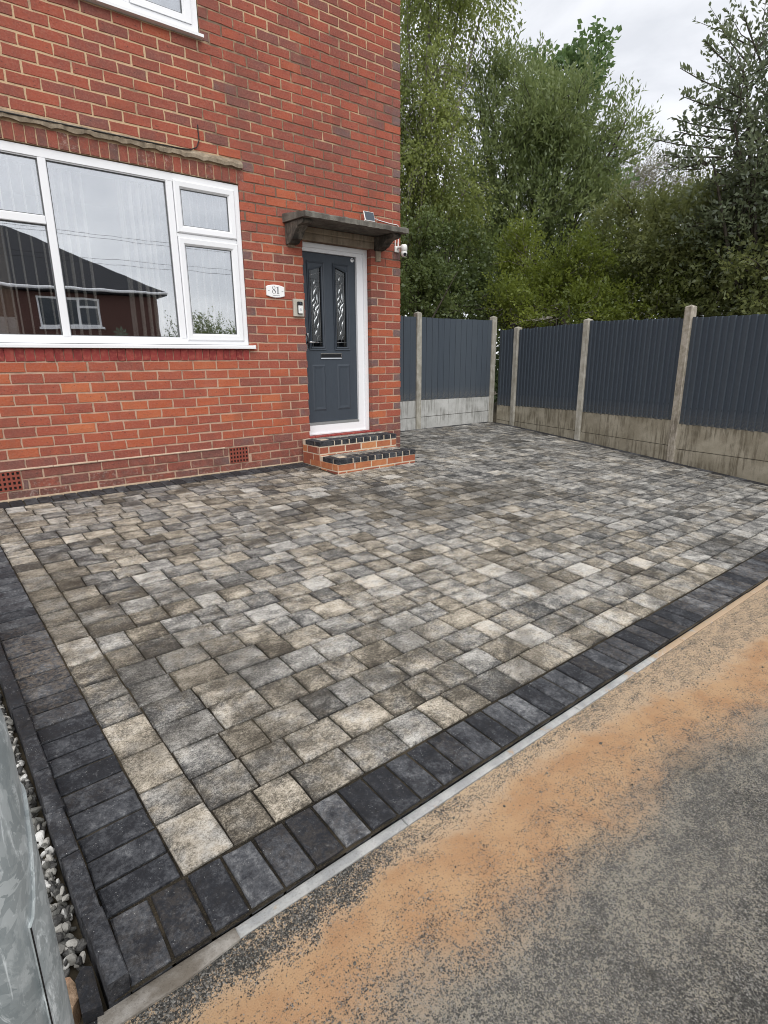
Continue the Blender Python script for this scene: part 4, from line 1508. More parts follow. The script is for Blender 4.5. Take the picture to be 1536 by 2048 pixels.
# bricks on the left flank: same piece turned to face -X
SS = Laid('flank_brick', STEPB, 0.05, 0.003, 0.0015, axis='-y')
for zc, hz, yB, yF, off in ((0.170, 0.082, -0.01, -0.373, 0.12), (0.088, 0.082, -0.01, -0.373, 0.0), (0.026, 0.078, -0.01, -0.729, 0.07), (-0.052, 0.078, -0.01, -0.729, 0.18)):
    y_ = yB + off
    while y_ > yF + 0.02:
        a, b = min(y_, yB), max(y_ - 0.225, yF)
        if a - b > 0.03:
            SS.add(-1.490, (a + b) / 2, zc, a - b - 0.013, hz - 0.012, (0, 0, -math.pi / 2), (rnd.uniform(0.15, 0.85), rnd.random(), 0))
        y_ -= 0.225
SS.finish(steps)
TB = Laid('tread_block', BORDER, 0.052, 0.005, 0.0015)
for zt, yF, yB, x0, x1 in ((0.270, -0.378, 0.0, -1.494, -0.372), (0.117, -0.735, -0.372, -1.494, -0.380)):
    n = 12
    first = 0.205
    TB.add(x0 + first / 2, yF + 0.049, zt, first - 0.014, 0.092, (0, 0, 0), (0.45, rnd.random(), 0.03))
    TB.add(x0 + 0.049, yF + 0.098 + 0.10, zt, 0.092, 0.192, (0, 0, 0), (0.45, rnd.random(), 0.03))
    st = (x1 - x0 - first) / 9
    for i in range(9):
        TB.add(x0 + first + st * (i + 0.5), yF + 0.1, zt, st - 0.015, 0.194, (0, 0, rnd.uniform(-.006, .006)), (rnd.uniform(0.32, 0.55), rnd.random(), 0.03))
TB.finish(steps)
TP = Laid('tread_paver', PAVER, 0.03, 0.004, 0.002)
for zt, y0, y1, x0, x1 in ((0.268, -0.172, -0.036, -1.39, -0.380), (0.115, -0.528, -0.380, -1.39, -0.388)):
    x = x0
    while x < x1 - 0.03:
        L = min(rnd.choice([0.17, 0.204]), x1 - x)
        TP.add(x + L / 2, (y0 + y1) / 2, zt, L - 0.007, y1 - y0 - 0.006, (0, 0, 0), (rnd.uniform(0.45, 0.6), rnd.random(), 0.4)); x += L
TP.finish(steps)

# ================================================================== SMALL THINGS ON THE WALL
pl = thing('house_number_plaque', (-1.732, -0.004, 1.845), 'white ceramic house number plaque reading 81 beside the front door', 'plaque')
o_ = []
for i in range(25):
    t_ = -1 + 2 * i / 24; o_.append((-1.732 + 0.105 * t_, 1.845 - 0.045 - 0.018 * (1 - t_ * t_)))
for i in range(25):
    t_ = 1 - 2 * i / 24; o_.append((-1.732 + 0.105 * t_, 1.845 + 0.045 + 0.018 * (1 - t_ * t_)))
b = MB(); b.prism(o_, 'y', -0.016, -0.0035)
b.ring(o_, [(-1.732 + (p[0] + 1.732) * 0.94, 1.845 + (p[1] - 1.845) * 0.92) for p in o_], -0.0165, -0.0155, -0.019)
b.prism([(-1.732 + (p[0] + 1.732) * 0.94, 1.845 + (p[1] - 1.845) * 0.92) for p in o_], 'y', -0.019, -0.016)
b.build('plate', CERAMIC, pl)
YT = -0.0200
t8 = MB()
def ring2(cx, cz, rx, rz, wd, wd2):
    N = 28
    oo = [(cx + rx * math.cos(2 * math.pi * i / N), cz + rz * math.sin(2 * math.pi * i / N)) for i in range(N)]
    ii = [(cx + (rx - wd - wd2 * abs(math.cos(2 * math.pi * i / N))) * math.cos(2 * math.pi * i / N), cz + (rz - wd) * math.sin(2 * math.pi * i / N)) for i in range(N)]
    t8.ring(oo, ii, YT, YT + 0.0018)
ring2(-1.752, 1.876, 0.0175, 0.019, 0.0022, 0.003)
ring2(-1.752, 1.838, 0.0205, 0.021, 0.0022, 0.004)
t8.prism([(-1.766, 1.868), (-1.762, 1.8715), (-1.7355, 1.843), (-1.7395, 1.839)], 'y', YT - 0.0006, YT + 0.0012)
# slab-serif 1
t8.prism([(-1.712, 1.824), (-1.706, 1.824), (-1.706, 1.888), (-1.712, 1.888)], 'y', YT, YT + 0.0018)
t8.prism([(-1.701, 1.824), (-1.698, 1.824), (-1.698, 1.891), (-1.701, 1.891)], 'y', YT, YT + 0.0018)
t8.prism([(-1.719, 1.8195), (-1.691, 1.8195), (-1.691, 1.8235), (-1.719, 1.8235)], 'y', YT, YT + 0.0018)
t8.prism([(-1.720, 1.878), (-1.7125, 1.883), (-1.7125, 1.8885), (-1.720, 1.883)], 'y', YT, YT + 0.0018)
t8.build('number', INK, pl)
sq = MB()
for x0, nw in ((-1.768, 6), (-1.716, 4)):            # the street name: too small to read, kept as fine script
    pts = []
    for i in range(nw * 6 + 1):
        pts.append((x0 + 0.0075 * i / 6, YT + 0.001, 1.8025 + 0.0035 * math.sin(i * 2.1) * (1.6 if i < 4 else 1)))
    sq.tube(pts, 0.0009, 4)
for sx in (-1, 1):
    c0 = -1.732 + sx * 0.080
    sq.tube([(c0 - 0.012, YT + 0.001, 1.842), (c0 - 0.004, YT + 0.001, 1.848), (c0 + 0.003, YT + 0.001, 1.843), (c0 + 0.012, YT + 0.001, 1.849)], [0.0008, 0.0022, 0.0022, 0.0008], 5)
sq.build('script', INK, pl)

db = thing('doorbell', (-1.462, -0.004, 1.69), 'beige wall box with black and white video doorbell left of the door', 'doorbell')
b = MB(); b.cbox(-1.528, -1.400, -0.030, 0.0, 1.602, 1.782, 0.005); b.build('back_box', BEIGE, db)
b = MB(); b.cbox(-1.490, -1.428, -0.052, -0.0305, 1.628, 1.754, 0.006); b.build('housing', BLACK, db)
b = MB(); b.cbox(-1.487, -1.431, -0.0565, -0.0525, 1.632, 1.713, 0.002); b.build('faceplate', WHITE, db)
b = MB(); b.lathe([(0.014, -0.0568), (0.014, -0.0590), (0.011, -0.0592)], (-1.459, 0, 1.676), 18, 'y'); b.build('button', CHROME, db)
b = MB(); b.lathe([(0.010, -0.0522), (0.010, -0.0548), (0.004, -0.0555)], (-1.459, 0, 1.735), 16, 'y'); b.build('lens', SOLAR, db)

sc_ = thing('security_camera', (-0.055, -0.0, 2.40), 'white domed security camera with two aerials on the house corner', 'camera')
b = MB(); b.cbox(-0.100, -0.030, -0.022, -0.001, 2.385, 2.455, 0.006)
b.tube([(-0.065, -0.015, 2.43), (-0.060, -0.07, 2.436), (-0.045, -0.10, 2.436)], 0.016, 10); b.build('mount', WHITE, sc_, smooth=False)
b = MB(); b.lathe([(0.0, 2.466), (0.026, 2.463), (0.037, 2.452), (0.040, 2.43), (0.040, 2.388), (0.036, 2.386)], (-0.040, -0.112, 0), 24); b.build('head', WHITE, sc_, smooth=True)
b = MB(); b.lathe([(0.037, 2.384), (0.0385, 2.365), (0.035, 2.345), (0.022, 2.329), (0.0, 2.325)], (-0.040, -0.112, 0), 24); ball = b.build('ball', WHITE, sc_, smooth=True)
dv = (CAM_LOC - Vector((-0.040, -0.112, 2.358))); dv.z = 0; dv.normalize(); dv = (dv * 0.96 + Vector((0.35, -0.1, -0.25))).normalized()
b = MB(); c0 = Vector((-0.040, -0.112, 2.360)); b.tube([c0 + dv * 0.028, c0 + dv * 0.0405, c0 + dv * 0.043], [0.020, 0.019, 0.012], 18); b.build('lens', BLACK, sc_)
for xo, yo in ((-0.092, -0.012), (-0.042, -0.014)):
    b = MB(); b.tube([(xo, yo, 2.44), (xo, yo, 2.535)], [0.0055, 0.005], 8); b.build('aerial', WHITE, sc_)

sp = thing('solar_panel', (-0.55, -0.10, 2.60), 'small white framed solar panel standing on the door canopy', 'solar panel')
M_ = Matrix.Translation((-0.545, -0.10, 2.700)) @ Euler((math.radians(-18), 0, 0)).to_matrix().to_4x4()
def tbox(mb, *a):
    q = MB().box(*a); mb.add([M_ @ Vector(v_) for v_ in q.v], q.f); return mb
b = MB(); q = MB().cbox(-0.072, 0.072, -0.006, 0.006, -0.055, 0.055, 0.004); b.add([M_ @ Vector(v_) for v_ in q.v], q.f); b.build('frame', WHITE, sp)
b = MB(); tbox(b, -0.064, 0.064, -0.0085, -0.0065, -0.047, 0.047); b.build('cells', SOLAR, sp)
b = MB(); b.tube([(-0.595, -0.085, 2.597), (-0.595, -0.085, 2.640), (-0.585, -0.088, 2.672)], [0.024, 0.020, 0.012], 12); b.build('stand', WHITE, sp, smooth=True)
b = MB(); b.tube([(-0.478, -0.09, 2.70), (-0.40, -0.03, 2.705), (-0.33, -0.006, 2.703), (-0.16, -0.006, 2.690), (-0.06, -0.006, 2.690), (-0.042, -0.006, 2.683), (-0.036, -0.006, 2.66),
                  (-0.038, -0.006, 2.60), (-0.040, -0.006, 2.52), (-0.052, -0.008, 2.462)], 0.0048, 6); b.build('lead', WHITE, sp, smooth=True)

# ================================================================== FENCES
POSTDIM = 0.098


def post(parent, x, y, zb, zt, ang, mat, lab=None):
    b = MB(); h = POSTDIM / 2
    b.cbox(-h, h, -h, h, zb, zt - 0.02, 0.007)
    b.add([(-h + .007, -h + .007, zt - .0199), (h - .007, -h + .007, zt - .0199), (h - .007, h - .007, zt - .0199), (-h + .007, h - .007, zt - .0199), (0, 0, zt)],
          [(0, 1, 4), (1, 2, 4), (2, 3, 4), (3, 0, 4)])
    me = mesh('post', b.v, b.f, mat)
    o = link('post', me, parent, (x, y, 0), (0, 0, ang))
    if lab: o['label'] = lab
    return o


_bm = {}


def bay(parent, A, B, zt, zb, zj, bmat, pitch, seed, overlap_sign=1):
    """feather-edge boards over two concrete gravel boards between post centres A and B; zt/zb/zj = (at A, at B)"""
    r_ = random.Random(seed)
    A = Vector(A); B = Vector(B); d = B - A; L = d.length; d /= L
    nrm = Vector((d.y, -d.x))                      # towards the drive
    if nrm.dot(Vector((-1, -1))) < 0: nrm = -nrm
    ang = math.atan2(d.y, d.x)
    s0, s1 = POSTDIM / 2 - 0.012, L - POSTDIM / 2 + 0.012
    n = max(1, round((s1 - s0) / pitch)); st = (s1 - s0) / n
    lerp = lambda p, t_: p[0] + (p[1] - p[0]) * t_
    for i in range(n):
        t_ = (s0 + st * (i + 0.5)) / L
        c_ = A + d * (s0 + st * (i + 0.5)) + nrm * 0.004
        z0, z1 = lerp(zb, t_) + r_.uniform(-.006, .004), lerp(zt, t_) + r_.uniform(-.004, .004)
        hw = st / 2
        # wedge section: thick edge laps over the next board's thin edge
        th0, th1 = (0.004, 0.026) if pitch < 0.1 else (0.012, 0.014)
        yv = -1 if nrm.dot(Vector((-d.y, d.x))) < 0 else 1
        key = (round(st, 4), round(z1 - z0, 2), yv, overlap_sign)
        if key not in _bm:
            h_ = round(z1 - z0, 2)
            xa, xb = (-hw - 0.004, hw - 0.003) if pitch < 0.1 else (-hw + 0.004, hw - 0.004)
            ta, tb = (th0, th1) if overlap_sign > 0 else (th1, th0)
            base = 0.0
            prof_ = [(xa, base), (xb, base), (xb, yv * tb), (xb - 0.003, yv * (tb + 0.0005)), (xa + 0.003, yv * (ta + 0.0005)), (xa, yv * ta)]
            if yv > 0: pass
            q_ = MB().prism(prof_, 'z', 0, h_)
            _bm[key] = mesh('board', q_.v, q_.f, FENCE)
        o = link('board', _bm[key], parent, (c_.x, c_.y, z0), (0, r_.uniform(-.002, .002), ang + r_.uniform(-.004, .004)))
    # capping of the panel top edge is a slim batten at the back
    b = MB()
    def seg(z0a, z0b, z1a, z1b, off0, off1, ins):
        p0 = A + d * (s0 - ins); p1 = A + d * (s1 + ins)
        vs = []
        for p_, za, zb_ in ((p0, z0a, z1a), (p1, z0b, z1b)):
            for of in (off0, off1):
                q2 = p_ + nrm * of
                vs += [(q2.x, q2.y, za), (q2.x, q2.y, zb_)]
        return vs, [(0, 1, 5, 4), (2, 6, 7, 3), (1, 3, 7, 5), (0, 4, 6, 2), (0, 2, 3, 1), (4, 5, 7, 6)]
    rail = MB()
    for fr_ in (0.08, 0.5, 0.92):
        za = zb[0] + (zt[0] - zb[0]) * fr_; zb2 = zb[1] + (zt[1] - zb[1]) * fr_
        rail.add(*seg(za - 0.02, zb2 - 0.02, za + 0.02, zb2 + 0.02, -0.040, -0.002, 0))
    rail.build('rail', FENCE, parent)
    g1 = MB(); g1.add(*seg(zj[0] + 0.006, zj[1] + 0.006, zb[0] - 0.004, zb[1] - 0.004, -0.022, 0.018, 0)); g1.build('gravel_board', bmat, parent)
    g2 = MB(); g2.add(*seg(-0.5, -0.5, zj[0] - 0.003, zj[1] - 0.003, -0.022, 0.020, 0)); g2.build('gravel_board', bmat, parent)


fb = thing('garden_fence', (2.2, 1.14, 0.05), 'short fence with pale concrete base boards behind the house corner', 'fence')
P1 = (1.345, 1.172); P0 = (-0.45, 1.20); PC = (3.07, 1.128)
bay(fb, P0, P1, (1.765, 1.768), (0.495, 0.512), (0.228, 0.236), BOARDPALE, 0.132, 1)
bay(fb, P1, PC, (1.769, 1.776), (0.512, 0.500), (0.237, 0.250), BOARDPALE, 0.130, 2)
post(fb, P0[0], P0[1], -0.5, 1.84, 0, POSTC)
post(fb, P1[0], P1[1], -0.5, 1.853, -0.02, POSTC)
post(fb, PC[0] - 0.02, PC[1], -0.5, 1.852, -0.02, POSTC)
fr2 = thing('garden_fence', (2.5, -1.8, -0.1), 'long dark grey fence with tan concrete base boards along the right side', 'fence')
R0, R1, R2, R3, R4, R5 = (3.09, 1.02), (3.065, 0.60), (2.787, -0.864), (2.425, -2.431), (2.085, -3.87), (1.70, -5.3)
bay(fr2, R0, R1, (1.619, 1.608), (0.362, 0.350), (0.102, 0.086), BOARDTAN, 0.076, 3)
bay(fr2, R1, R2, (1.609, 1.632), (0.366, 0.386), (0.102, 0.085), BOARDTAN, 0.076, 4)
bay(fr2, R2, R3, (1.650, 1.588), (0.373, 0.390), (0.078, 0.069), BOARDTAN, 0.076, 5)
bay(fr2, R3, R4, (1.591, 1.556), (0.353, 0.366), (0.040, 0.058), BOARDTAN, 0.076, 6)
bay(fr2, R4, R5, (1.55, 1.50), (0.33, 0.30), (0.03, 0.0), BOARDTAN, 0.076, 7)
angR = lambda a, b: math.atan2(b[1] - a[1], b[0] - a[0])
post(fr2, R1[0], R1[1], -0.5, 1.656, angR(R1, R2), POSTC)
post(fr2, R2[0], R2[1], -0.5, 1.690, angR(R1, R2), POSTC)
post(fr2, R3[0], R3[1], -0.5, 1.738, angR(R2, R3), POSTOLD, 'taller rough and pitted concrete post')
post(fr2, R4[0], R4[1], -0.5, 1.66, angR(R3, R4), POSTC)
post(fr2, R5[0], R5[1], -0.5, 1.60, angR(R3, R4), POSTC)

# ================================================================== LAMP COLUMN, PEBBLES, STONES
lcx, lcy = -4.862, -4.850
lc = thing('lamp_column', (lcx, lcy, -0.31), 'galvanised steel column standing in the pebbles at the left edge', 'lamp column')
b = MB()
R_ = 0.0895
b.lathe([(R_, -0.40), (R_, 0.60), (R_ - 0.0005, 0.66), (R_ - 0.002, 0.70), (R_ - 0.006, 0.735), (R_ - 0.012, 0.77), (R_ - 0.020, 0.81), (0.060, 0.86), (0.058, 3.4)], (lcx, lcy, 0), 48)
b.build('shaft', GALV, lc, loc=(lcx, lcy, -0.31), smooth=True)
b = MB()                                     # wrapped cover plate with an S-curved top corner
view = math.atan2(CAM_LOC.y - lcy, CAM_LOC.x - lcx)
a0, a1 = view + math.radians(41), view + math.radians(200)
nA, nZ = 30, 26
vv = []; ff = []
def covtop(fr_):
    # rises from the seam in an S and runs level round the back
    s_ = min(1.0, fr_ / 0.26)
    return 0.43 + 0.155 * (3 * s_ * s_ - 2 * s_ ** 3)
for i in range(nA + 1):
    fr_ = i / nA; an = a0 + (a1 - a0) * fr_
    zt_ = covtop(fr_)
    for j in range(nZ + 1):
        z_ = -0.40 + (zt_ + 0.40) * j / nZ
        rr_ = R_ + 0.0042
        vv.append((lcx + rr_ * math.cos(an), lcy + rr_ * math.sin(an), z_))
for i in range(nA + 1):
    fr_ = i / nA; an = a0 + (a1 - a0) * fr_
    for z_ in (-0.40, covtop(fr_)):
        vv.append((lcx + (R_ - 0.002) * math.cos(an), lcy + (R_ - 0.002) * math.sin(an), z_))
m_ = nZ + 1
for i in range(nA):
    for j in range(nZ):
        ff.append((i * m_ + j, (i + 1) * m_ + j, (i + 1) * m_ + j + 1, i * m_ + j + 1))
o0 = (nA + 1) * m_
for i in range(nA):
    ff.append((i * m_ + nZ, (i + 1) * m_ + nZ, o0 + 2 * (i + 1) + 1, o0 + 2 * i + 1))
for j in range(nZ):
    pass
ff.append(tuple(j for j in range(nZ + 1)) + (o0 + 1, o0))
b.add(vv, ff)
b.build('cover_plate', GALV, lc, loc=(lcx, lcy, -0.31), smooth=False)
b = MB(); b.tube([(lcx + (R_ + 0.0045) * math.cos(a0 - 0.004), lcy + (R_ + 0.0045) * math.sin(a0 - 0.004), z_) for z_ in np.linspace(-0.4, 0.43, 12)], 0.0011, 5)
b.build('seam', HOLE, lc)

# pebbles
prng = np.random.default_rng(5)
ico_v = None
def ico():
    t_ = (1 + 5 ** 0.5) / 2
    v = np.array([(-1, t_, 0), (1, t_, 0), (-1, -t_, 0), (1, -t_, 0), (0, -1, t_), (0, 1, t_), (0, -1, -t_), (0, 1, -t_), (t_, 0, -1), (t_, 0, 1), (-t_, 0, -1), (-t_, 0, 1)], float)
    v /= np.linalg.norm(v[0])
    f = [(0, 11, 5), (0, 5, 1), (0, 1, 7), (0, 7, 10), (0, 10, 11), (1, 5, 9), (5, 11, 4), (11, 10, 2), (10, 7, 6), (7, 1, 8), (3, 9, 4), (3, 4, 2), (3, 2, 6), (3, 6, 8), (3, 8, 9), (4, 9, 5), (2, 4, 11), (6, 2, 10), (8, 6, 7), (9, 8, 1)]
    v = [tuple(x) for x in v]; cache = {}; nf = []
    def mid(a, b_):
        k_ = (min(a, b_), max(a, b_))
        if k_ not in cache:
            m = np.array(v[a]) + np.array(v[b_]); m /= np.linalg.norm(m); cache[k_] = len(v); v.append(tuple(m))
        return cache[k_]
    for a, b_, c_ in f:
        x, y_, z_ = mid(a, b_), mid(b_, c_), mid(c_, a)
        nf += [(a, x, z_), (b_, y_, x), (c_, z_, y_), (x, y_, z_)]
    return np.array(v), nf
IV, IF = ico()
IFa = np.array(IF)
PV = []; PF = []; cnt = 0
def pebble(x, y_, z_, s_):
    global cnt
    ax = np.array([s_ * prng.uniform(0.8, 1.35), s_ * prng.uniform(0.7, 1.0), s_ * prng.uniform(0.5, 0.8)])
    k_ = prng.normal(size=(7, 3))
    rad = np.ones(len(IV))
    for q_ in k_:
        pr_ = IV @ (q_ / np.linalg.norm(q_)); lim_ = prng.uniform(0.5, 0.8)
        rad = np.where(pr_ > lim_, np.minimum(rad, lim_ / np.maximum(pr_, 1e-3)), rad)
    R3m = np.array(Euler(tuple(prng.uniform(0, 6.28, 3))).to_matrix())
    V_ = ((IV * rad[:, None]) * ax) @ R3m.T + np.array([x, y_, z_])
    PV.append(V_); PF.append(IFa + cnt * len(IV)); cnt += 1
for i in range(2000):
    y_ = prng.uniform(-4.56, -2.9) if i < 1700 else prng.uniform(-2.9, -0.3)
    xe = xl_out(y_) - 0.062
    x = xe - abs(prng.normal(0, 0.12)) if i < 1700 else xe - prng.uniform(0, 0.5)
    if math.hypot(x - lcx, y_ - lcy) < R_ + 0.008: continue
    if -4.86 < x < -4.70 and y_ < -4.41: continue
    pebble(x, y_, gz(y_) - 0.032 + prng.uniform(-0.016, 0.018), prng.uniform(0.009, 0.019))
V_ = np.concatenate(PV); F_ = np.concatenate(PF)
me = bpy.data.meshes.new('gravel')
me.from_pydata(V_.tolist(), [], F_.tolist()); me.materials.append(PEBBLE)
me.update()
tag(link('gravel', me), 'grey and white pebbles between the edging stones and the steel column', kind='stuff')


PV = []; PF = []; cnt = 0
for i in range(900):
    x = prng.uniform(-4.6, -0.5); y_ = -4.60 - abs(prng.normal(0, 0.38))
    if y_ < -5.9: continue
    s_ = prng.uniform(0.0016, 0.0036) if prng.random() < 0.93 else prng.uniform(0.004, 0.0065)
    zr = np.interp(-y_, [4.574, 5.2, 6.2], [gz(-4.574) - 0.027, gz(-5.2) - 0.020, gz(-6.2) - 0.014])
    pebble(x, y_, zr + s_ * 0.35, s_)
GRIT = mat_concrete('loose grit', (0.05, 0.05, 0.048), (0.26, 0.24, 0.20), (0.02, 0.02, 0.02), 0, 60, 0.2)
me = bpy.data.meshes.new('grit')
me.from_pydata(np.concatenate(PV).tolist(), [], np.concatenate(PF).tolist()); me.materials.append(GRIT); me.update()
tag(link('grit', me), 'loose stone chips scattered over the sandy road edge', kind='stuff')


def rock(name, c_, sx, sy, sz, mat, seed, label, cat, flat=0.14):
    q_ = np.random.default_rng(seed)
    V2 = IV.copy()
    for _ in range(9):
        d_ = q_.normal(size=3); d_ /= np.linalg.norm(d_)
        lim = q_.uniform(0.55, 0.85); pr = V2 @ d_
        V2 = V2 - np.outer(np.maximum(0, pr - lim), d_)
    V2 += q_.normal(0, 0.02, V2.shape)
    me_ = mesh(name, V2 * np.array([sx, sy, sz]), IF, mat)
    return tag(link(name, me_, None, c_), label, cat)


rock('sandstone_rock', (-4.765, -4.455, gz(-4.46) - 0.035), 0.034, 0.062, 0.055, SANDSTONE, 3, 'rough orange sandstone lump beside the steel column', 'rock')
bk = thing('broken_block', (-4.722, -4.49, -0.30), 'broken dark edging block wedged beside the last edging stone', 'block')
b = MB(); b.prism([(-4.747, -4.535), (-4.708, -4.545), (-4.706, -4.44), (-4.724, -4.425), (-4.744, -4.45)], 'z', -0.36, -0.222)
b.prism([(-4.740, -4.565), (-4.704, -4.575), (-4.704, -4.548), (-4.744, -4.540)], 'z', -0.36, -0.252)
o = b.build('chunk', BORDER, bk); o.color = (0.3, 0.4, 0.05, 1)

# ================================================================== TREES
LEAFMATS = {
    'birch': mat_leaf('birch leaf', (0.2, 0.245, 0.066), (0.3, 0.34, 0.105), (0.135, 0.17, 0.05), 0.5, 0.02, 0.9),
    'willow': mat_leaf('willow leaf', (0.165, 0.215, 0.075), (0.245, 0.29, 0.115), (0.115, 0.155, 0.055), 0.5, 0.03, 0.9),
    'syc': mat_leaf('sycamore leaf', (0.1, 0.17, 0.06), (0.15, 0.22, 0.08), (0.08, 0.135, 0.05), 0.45, 0.03, 0.9),
    'goat': mat_leaf('goat willow leaf', (0.135, 0.165, 0.088), (0.2, 0.23, 0.125), (0.1, 0.125, 0.068), 0.45, 0.04, 0.9),
    'pale': mat_leaf('pale sparse leaf', (0.2, 0.2, 0.12), (0.28, 0.27, 0.17), (0.16, 0.16, 0.1), 0.45, 0.02, 0.9),
    'olive': mat_leaf('olive scrub leaf', (0.155, 0.18, 0.058), (0.235, 0.255, 0.092), (0.115, 0.14, 0.05), 0.48, 0.03, 0.9),
    'yellow': mat_leaf('yellow green scrub leaf', (0.165, 0.205, 0.035), (0.25, 0.295, 0.055), (0.11, 0.145, 0.028), 0.48, 0.02, 0.9),
    'under': mat_leaf('undergrowth leaf', (0.12, 0.165, 0.052), (0.185, 0.23, 0.08), (0.085, 0.12, 0.04), 0.46, 0.03, 0.9),
    'wood': mat_leaf('far wood leaf', (0.085, 0.115, 0.048), (0.12, 0.155, 0.064), (0.065, 0.09, 0.038), 0.36, 0.02, 0.9),
}
BARK = mat_bark('dark bark', (0.035, 0.030, 0.024), (0.085, 0.075, 0.06))
BARKPALE = mat_bark('pale grey bark', (0.12, 0.11, 0.095), (0.30, 0.28, 0.24))
BLOBS = {'birch': [(3.73, 4.18, 7.32, 0.68, 1.07, 0.75), (4.39, 3.98, 7.77, 0.79, 1.08, 0.6), (5.09, 3.56, 7.65, 0.55, 0.7, 0.35), (3.65, 3.72, 6.07, 0.68, 1.06), (3.59, 3.5, 4.9, 0.78, 1.17), (4.1, 3.29, 4.05, 0.61, 0.91), (3.64, 3.99, 3.64, 0.62, 1.04), (4.1, 3.84, 8.72, 1.22, 1.22), (3.46, 4.41, 5.27, 0.61, 2.04), (4.8, 3.72, 8.28, 0.88, 0.78, 0.5)],
'willow': [(5.87, 4.19, 6.17, 0.78, 1.15, 0.7), (6.36, 3.63, 6.6, 0.66, 0.98), (5.88, 3.42, 5.11, 0.98, 1.2), (6.38, 2.8, 5.8, 0.85, 1.06), (6.72, 2.33, 6.02, 0.62, 0.93), (6.97, 1.96, 5.33, 0.63, 0.83, 0.65), (7.07, 1.43, 5.57, 0.4, 0.6, 0.55), (6.6, 2.5, 4.83, 0.96, 0.96), (6.19, 3.05, 3.99, 1.22, 1.0), (5.7, 3.93, 4.18, 0.91, 1.02), (6.92, 2.04, 4.21, 0.86, 0.75), (6.78, 2.76, 3.29, 1.36, 0.79), (6.07, 4.42, 7.1, 0.60, 0.6, 0.4)],
'syc': [(8.74, 4.65, 7.85, 0.5, 0.69), (9.25, 3.95, 7.75, 0.56, 0.74), (8.96, 4.36, 7.54, 0.88, 0.76), (9.37, 3.77, 8.2, 0.25, 0.37), (9.23, 3.06, 5.28, 0.5, 0.5), (8.94, 4.39, 6.32, 1.16, 1.16)],
'goat': [(4.25, -2.1, 2.9, 0.75, 0.6), (4.55, -2.75, 2.8, 0.75, 0.8), (4.12, -2.0, 4.58, 0.45, 0.48, 0.42), (4.41, -2.25, 4.78, 0.7, 0.7, 0.5), (4.23, -2.33, 3.94, 0.77, 0.7, 0.75), (3.95, -2.0, 4.03, 0.36, 0.42, 0.4), (4.2, -2.25, 3.38, 0.72, 0.53), (4.57, -2.7, 3.68, 0.77, 0.96), (3.9, -1.85, 3.55, 0.28, 0.27), (4.72, -2.54, 5.08, 0.75, 0.63, 0.5)],
'pale': [(11.76, 3.71, 5.95, 0.84, 0.7), (12.11, 3.04, 5.99, 0.83, 0.69), (11.45, 4.23, 5.5, 0.86, 0.72), (11.98, 3.3, 5.14, 1.12, 0.7), (12.42, 2.42, 5.29, 0.82, 0.82)],
'olive': [(4.55, -2.55, 2.15, 0.6, 0.6), (4.45, -1.9, 2.0, 0.55, 0.5), (4.75, -1.75, 2.75, 0.7, 0.65), (4.85, -1.2, 2.9, 0.65, 0.6), (5.35, -0.2, 3.18, 0.77, 0.6), (5.65, -0.8, 3.27, 0.75, 0.58), (5.44, -1.6, 3.04, 0.7, 0.7), (5.44, -2.16, 2.88, 0.67, 0.82), (5.08, -0.77, 2.38, 0.91, 0.74), (5.04, -1.66, 2.21, 0.85, 0.69), (4.98, -2.37, 2.07, 0.72, 0.65), (5.43, 0.27, 2.85, 0.72, 0.72), (5.81, -2.68, 2.51, 0.88, 1.18)],
'yellow': [(4.31, 1.39, 2.72, 0.42, 0.65), (3.87, 1.46, 2.09, 0.55, 0.46), (4.34, 0.85, 2.41, 0.63, 0.63), (4.67, 0.36, 2.47, 0.62, 0.62), (4.77, -0.19, 2.02, 0.69, 0.43), (4.18, 0.38, 1.87, 0.95, 0.35), (4.21, 1.68, 3.09, 0.23, 0.37), (4.68, -0.86, 1.88, 0.57, 0.32)],
'under': [(3.19, 3.32, 3.03, 0.59, 0.89), (3.84, 3.13, 2.69, 0.81, 0.81), (4.26, 2.69, 2.4, 0.71, 0.71), (3.0, 2.96, 2.25, 0.68, 0.58), (3.56, 2.42, 2.06, 0.77, 0.48), (4.83, 2.81, 2.93, 0.73, 0.94)]}


def unit(a):
    return a / np.maximum(np.linalg.norm(a, axis=-1, keepdims=True), 1e-9)


def leaf_mesh(name, C0, D0, N0, ln, wd, mat):
    """one folded four-cornered leaf per row: base C0, along D0, face normal N0"""
    n = len(C0)
    S0 = unit(np.cross(D0, N0)); N0 = np.cross(S0, D0)
    l = ln[:, None]; w_ = wd[:, None]
    V = np.empty((n, 4, 3), np.float32)
    V[:, 0] = C0
    V[:, 1] = C0 + D0 * l * 0.45 + S0 * w_ * 0.5 + N0 * w_ * 0.16
    V[:, 2] = C0 + D0 * l - N0 * w_ * 0.12
    V[:, 3] = C0 + D0 * l * 0.45 - S0 * w_ * 0.5 + N0 * w_ * 0.16
    me = bpy.data.meshes.new(name)
    me.vertices.add(n * 4); me.loops.add(n * 4); me.polygons.add(n)
    me.vertices.foreach_set('co', V.ravel())
    me.loops.foreach_set('vertex_index', np.arange(n * 4, dtype=np.int32))
    me.polygons.foreach_set('loop_start', np.arange(0, n * 4, 4, dtype=np.int32))
    me.materials.append(mat)
    me.update(calc_edges=True)
    return me


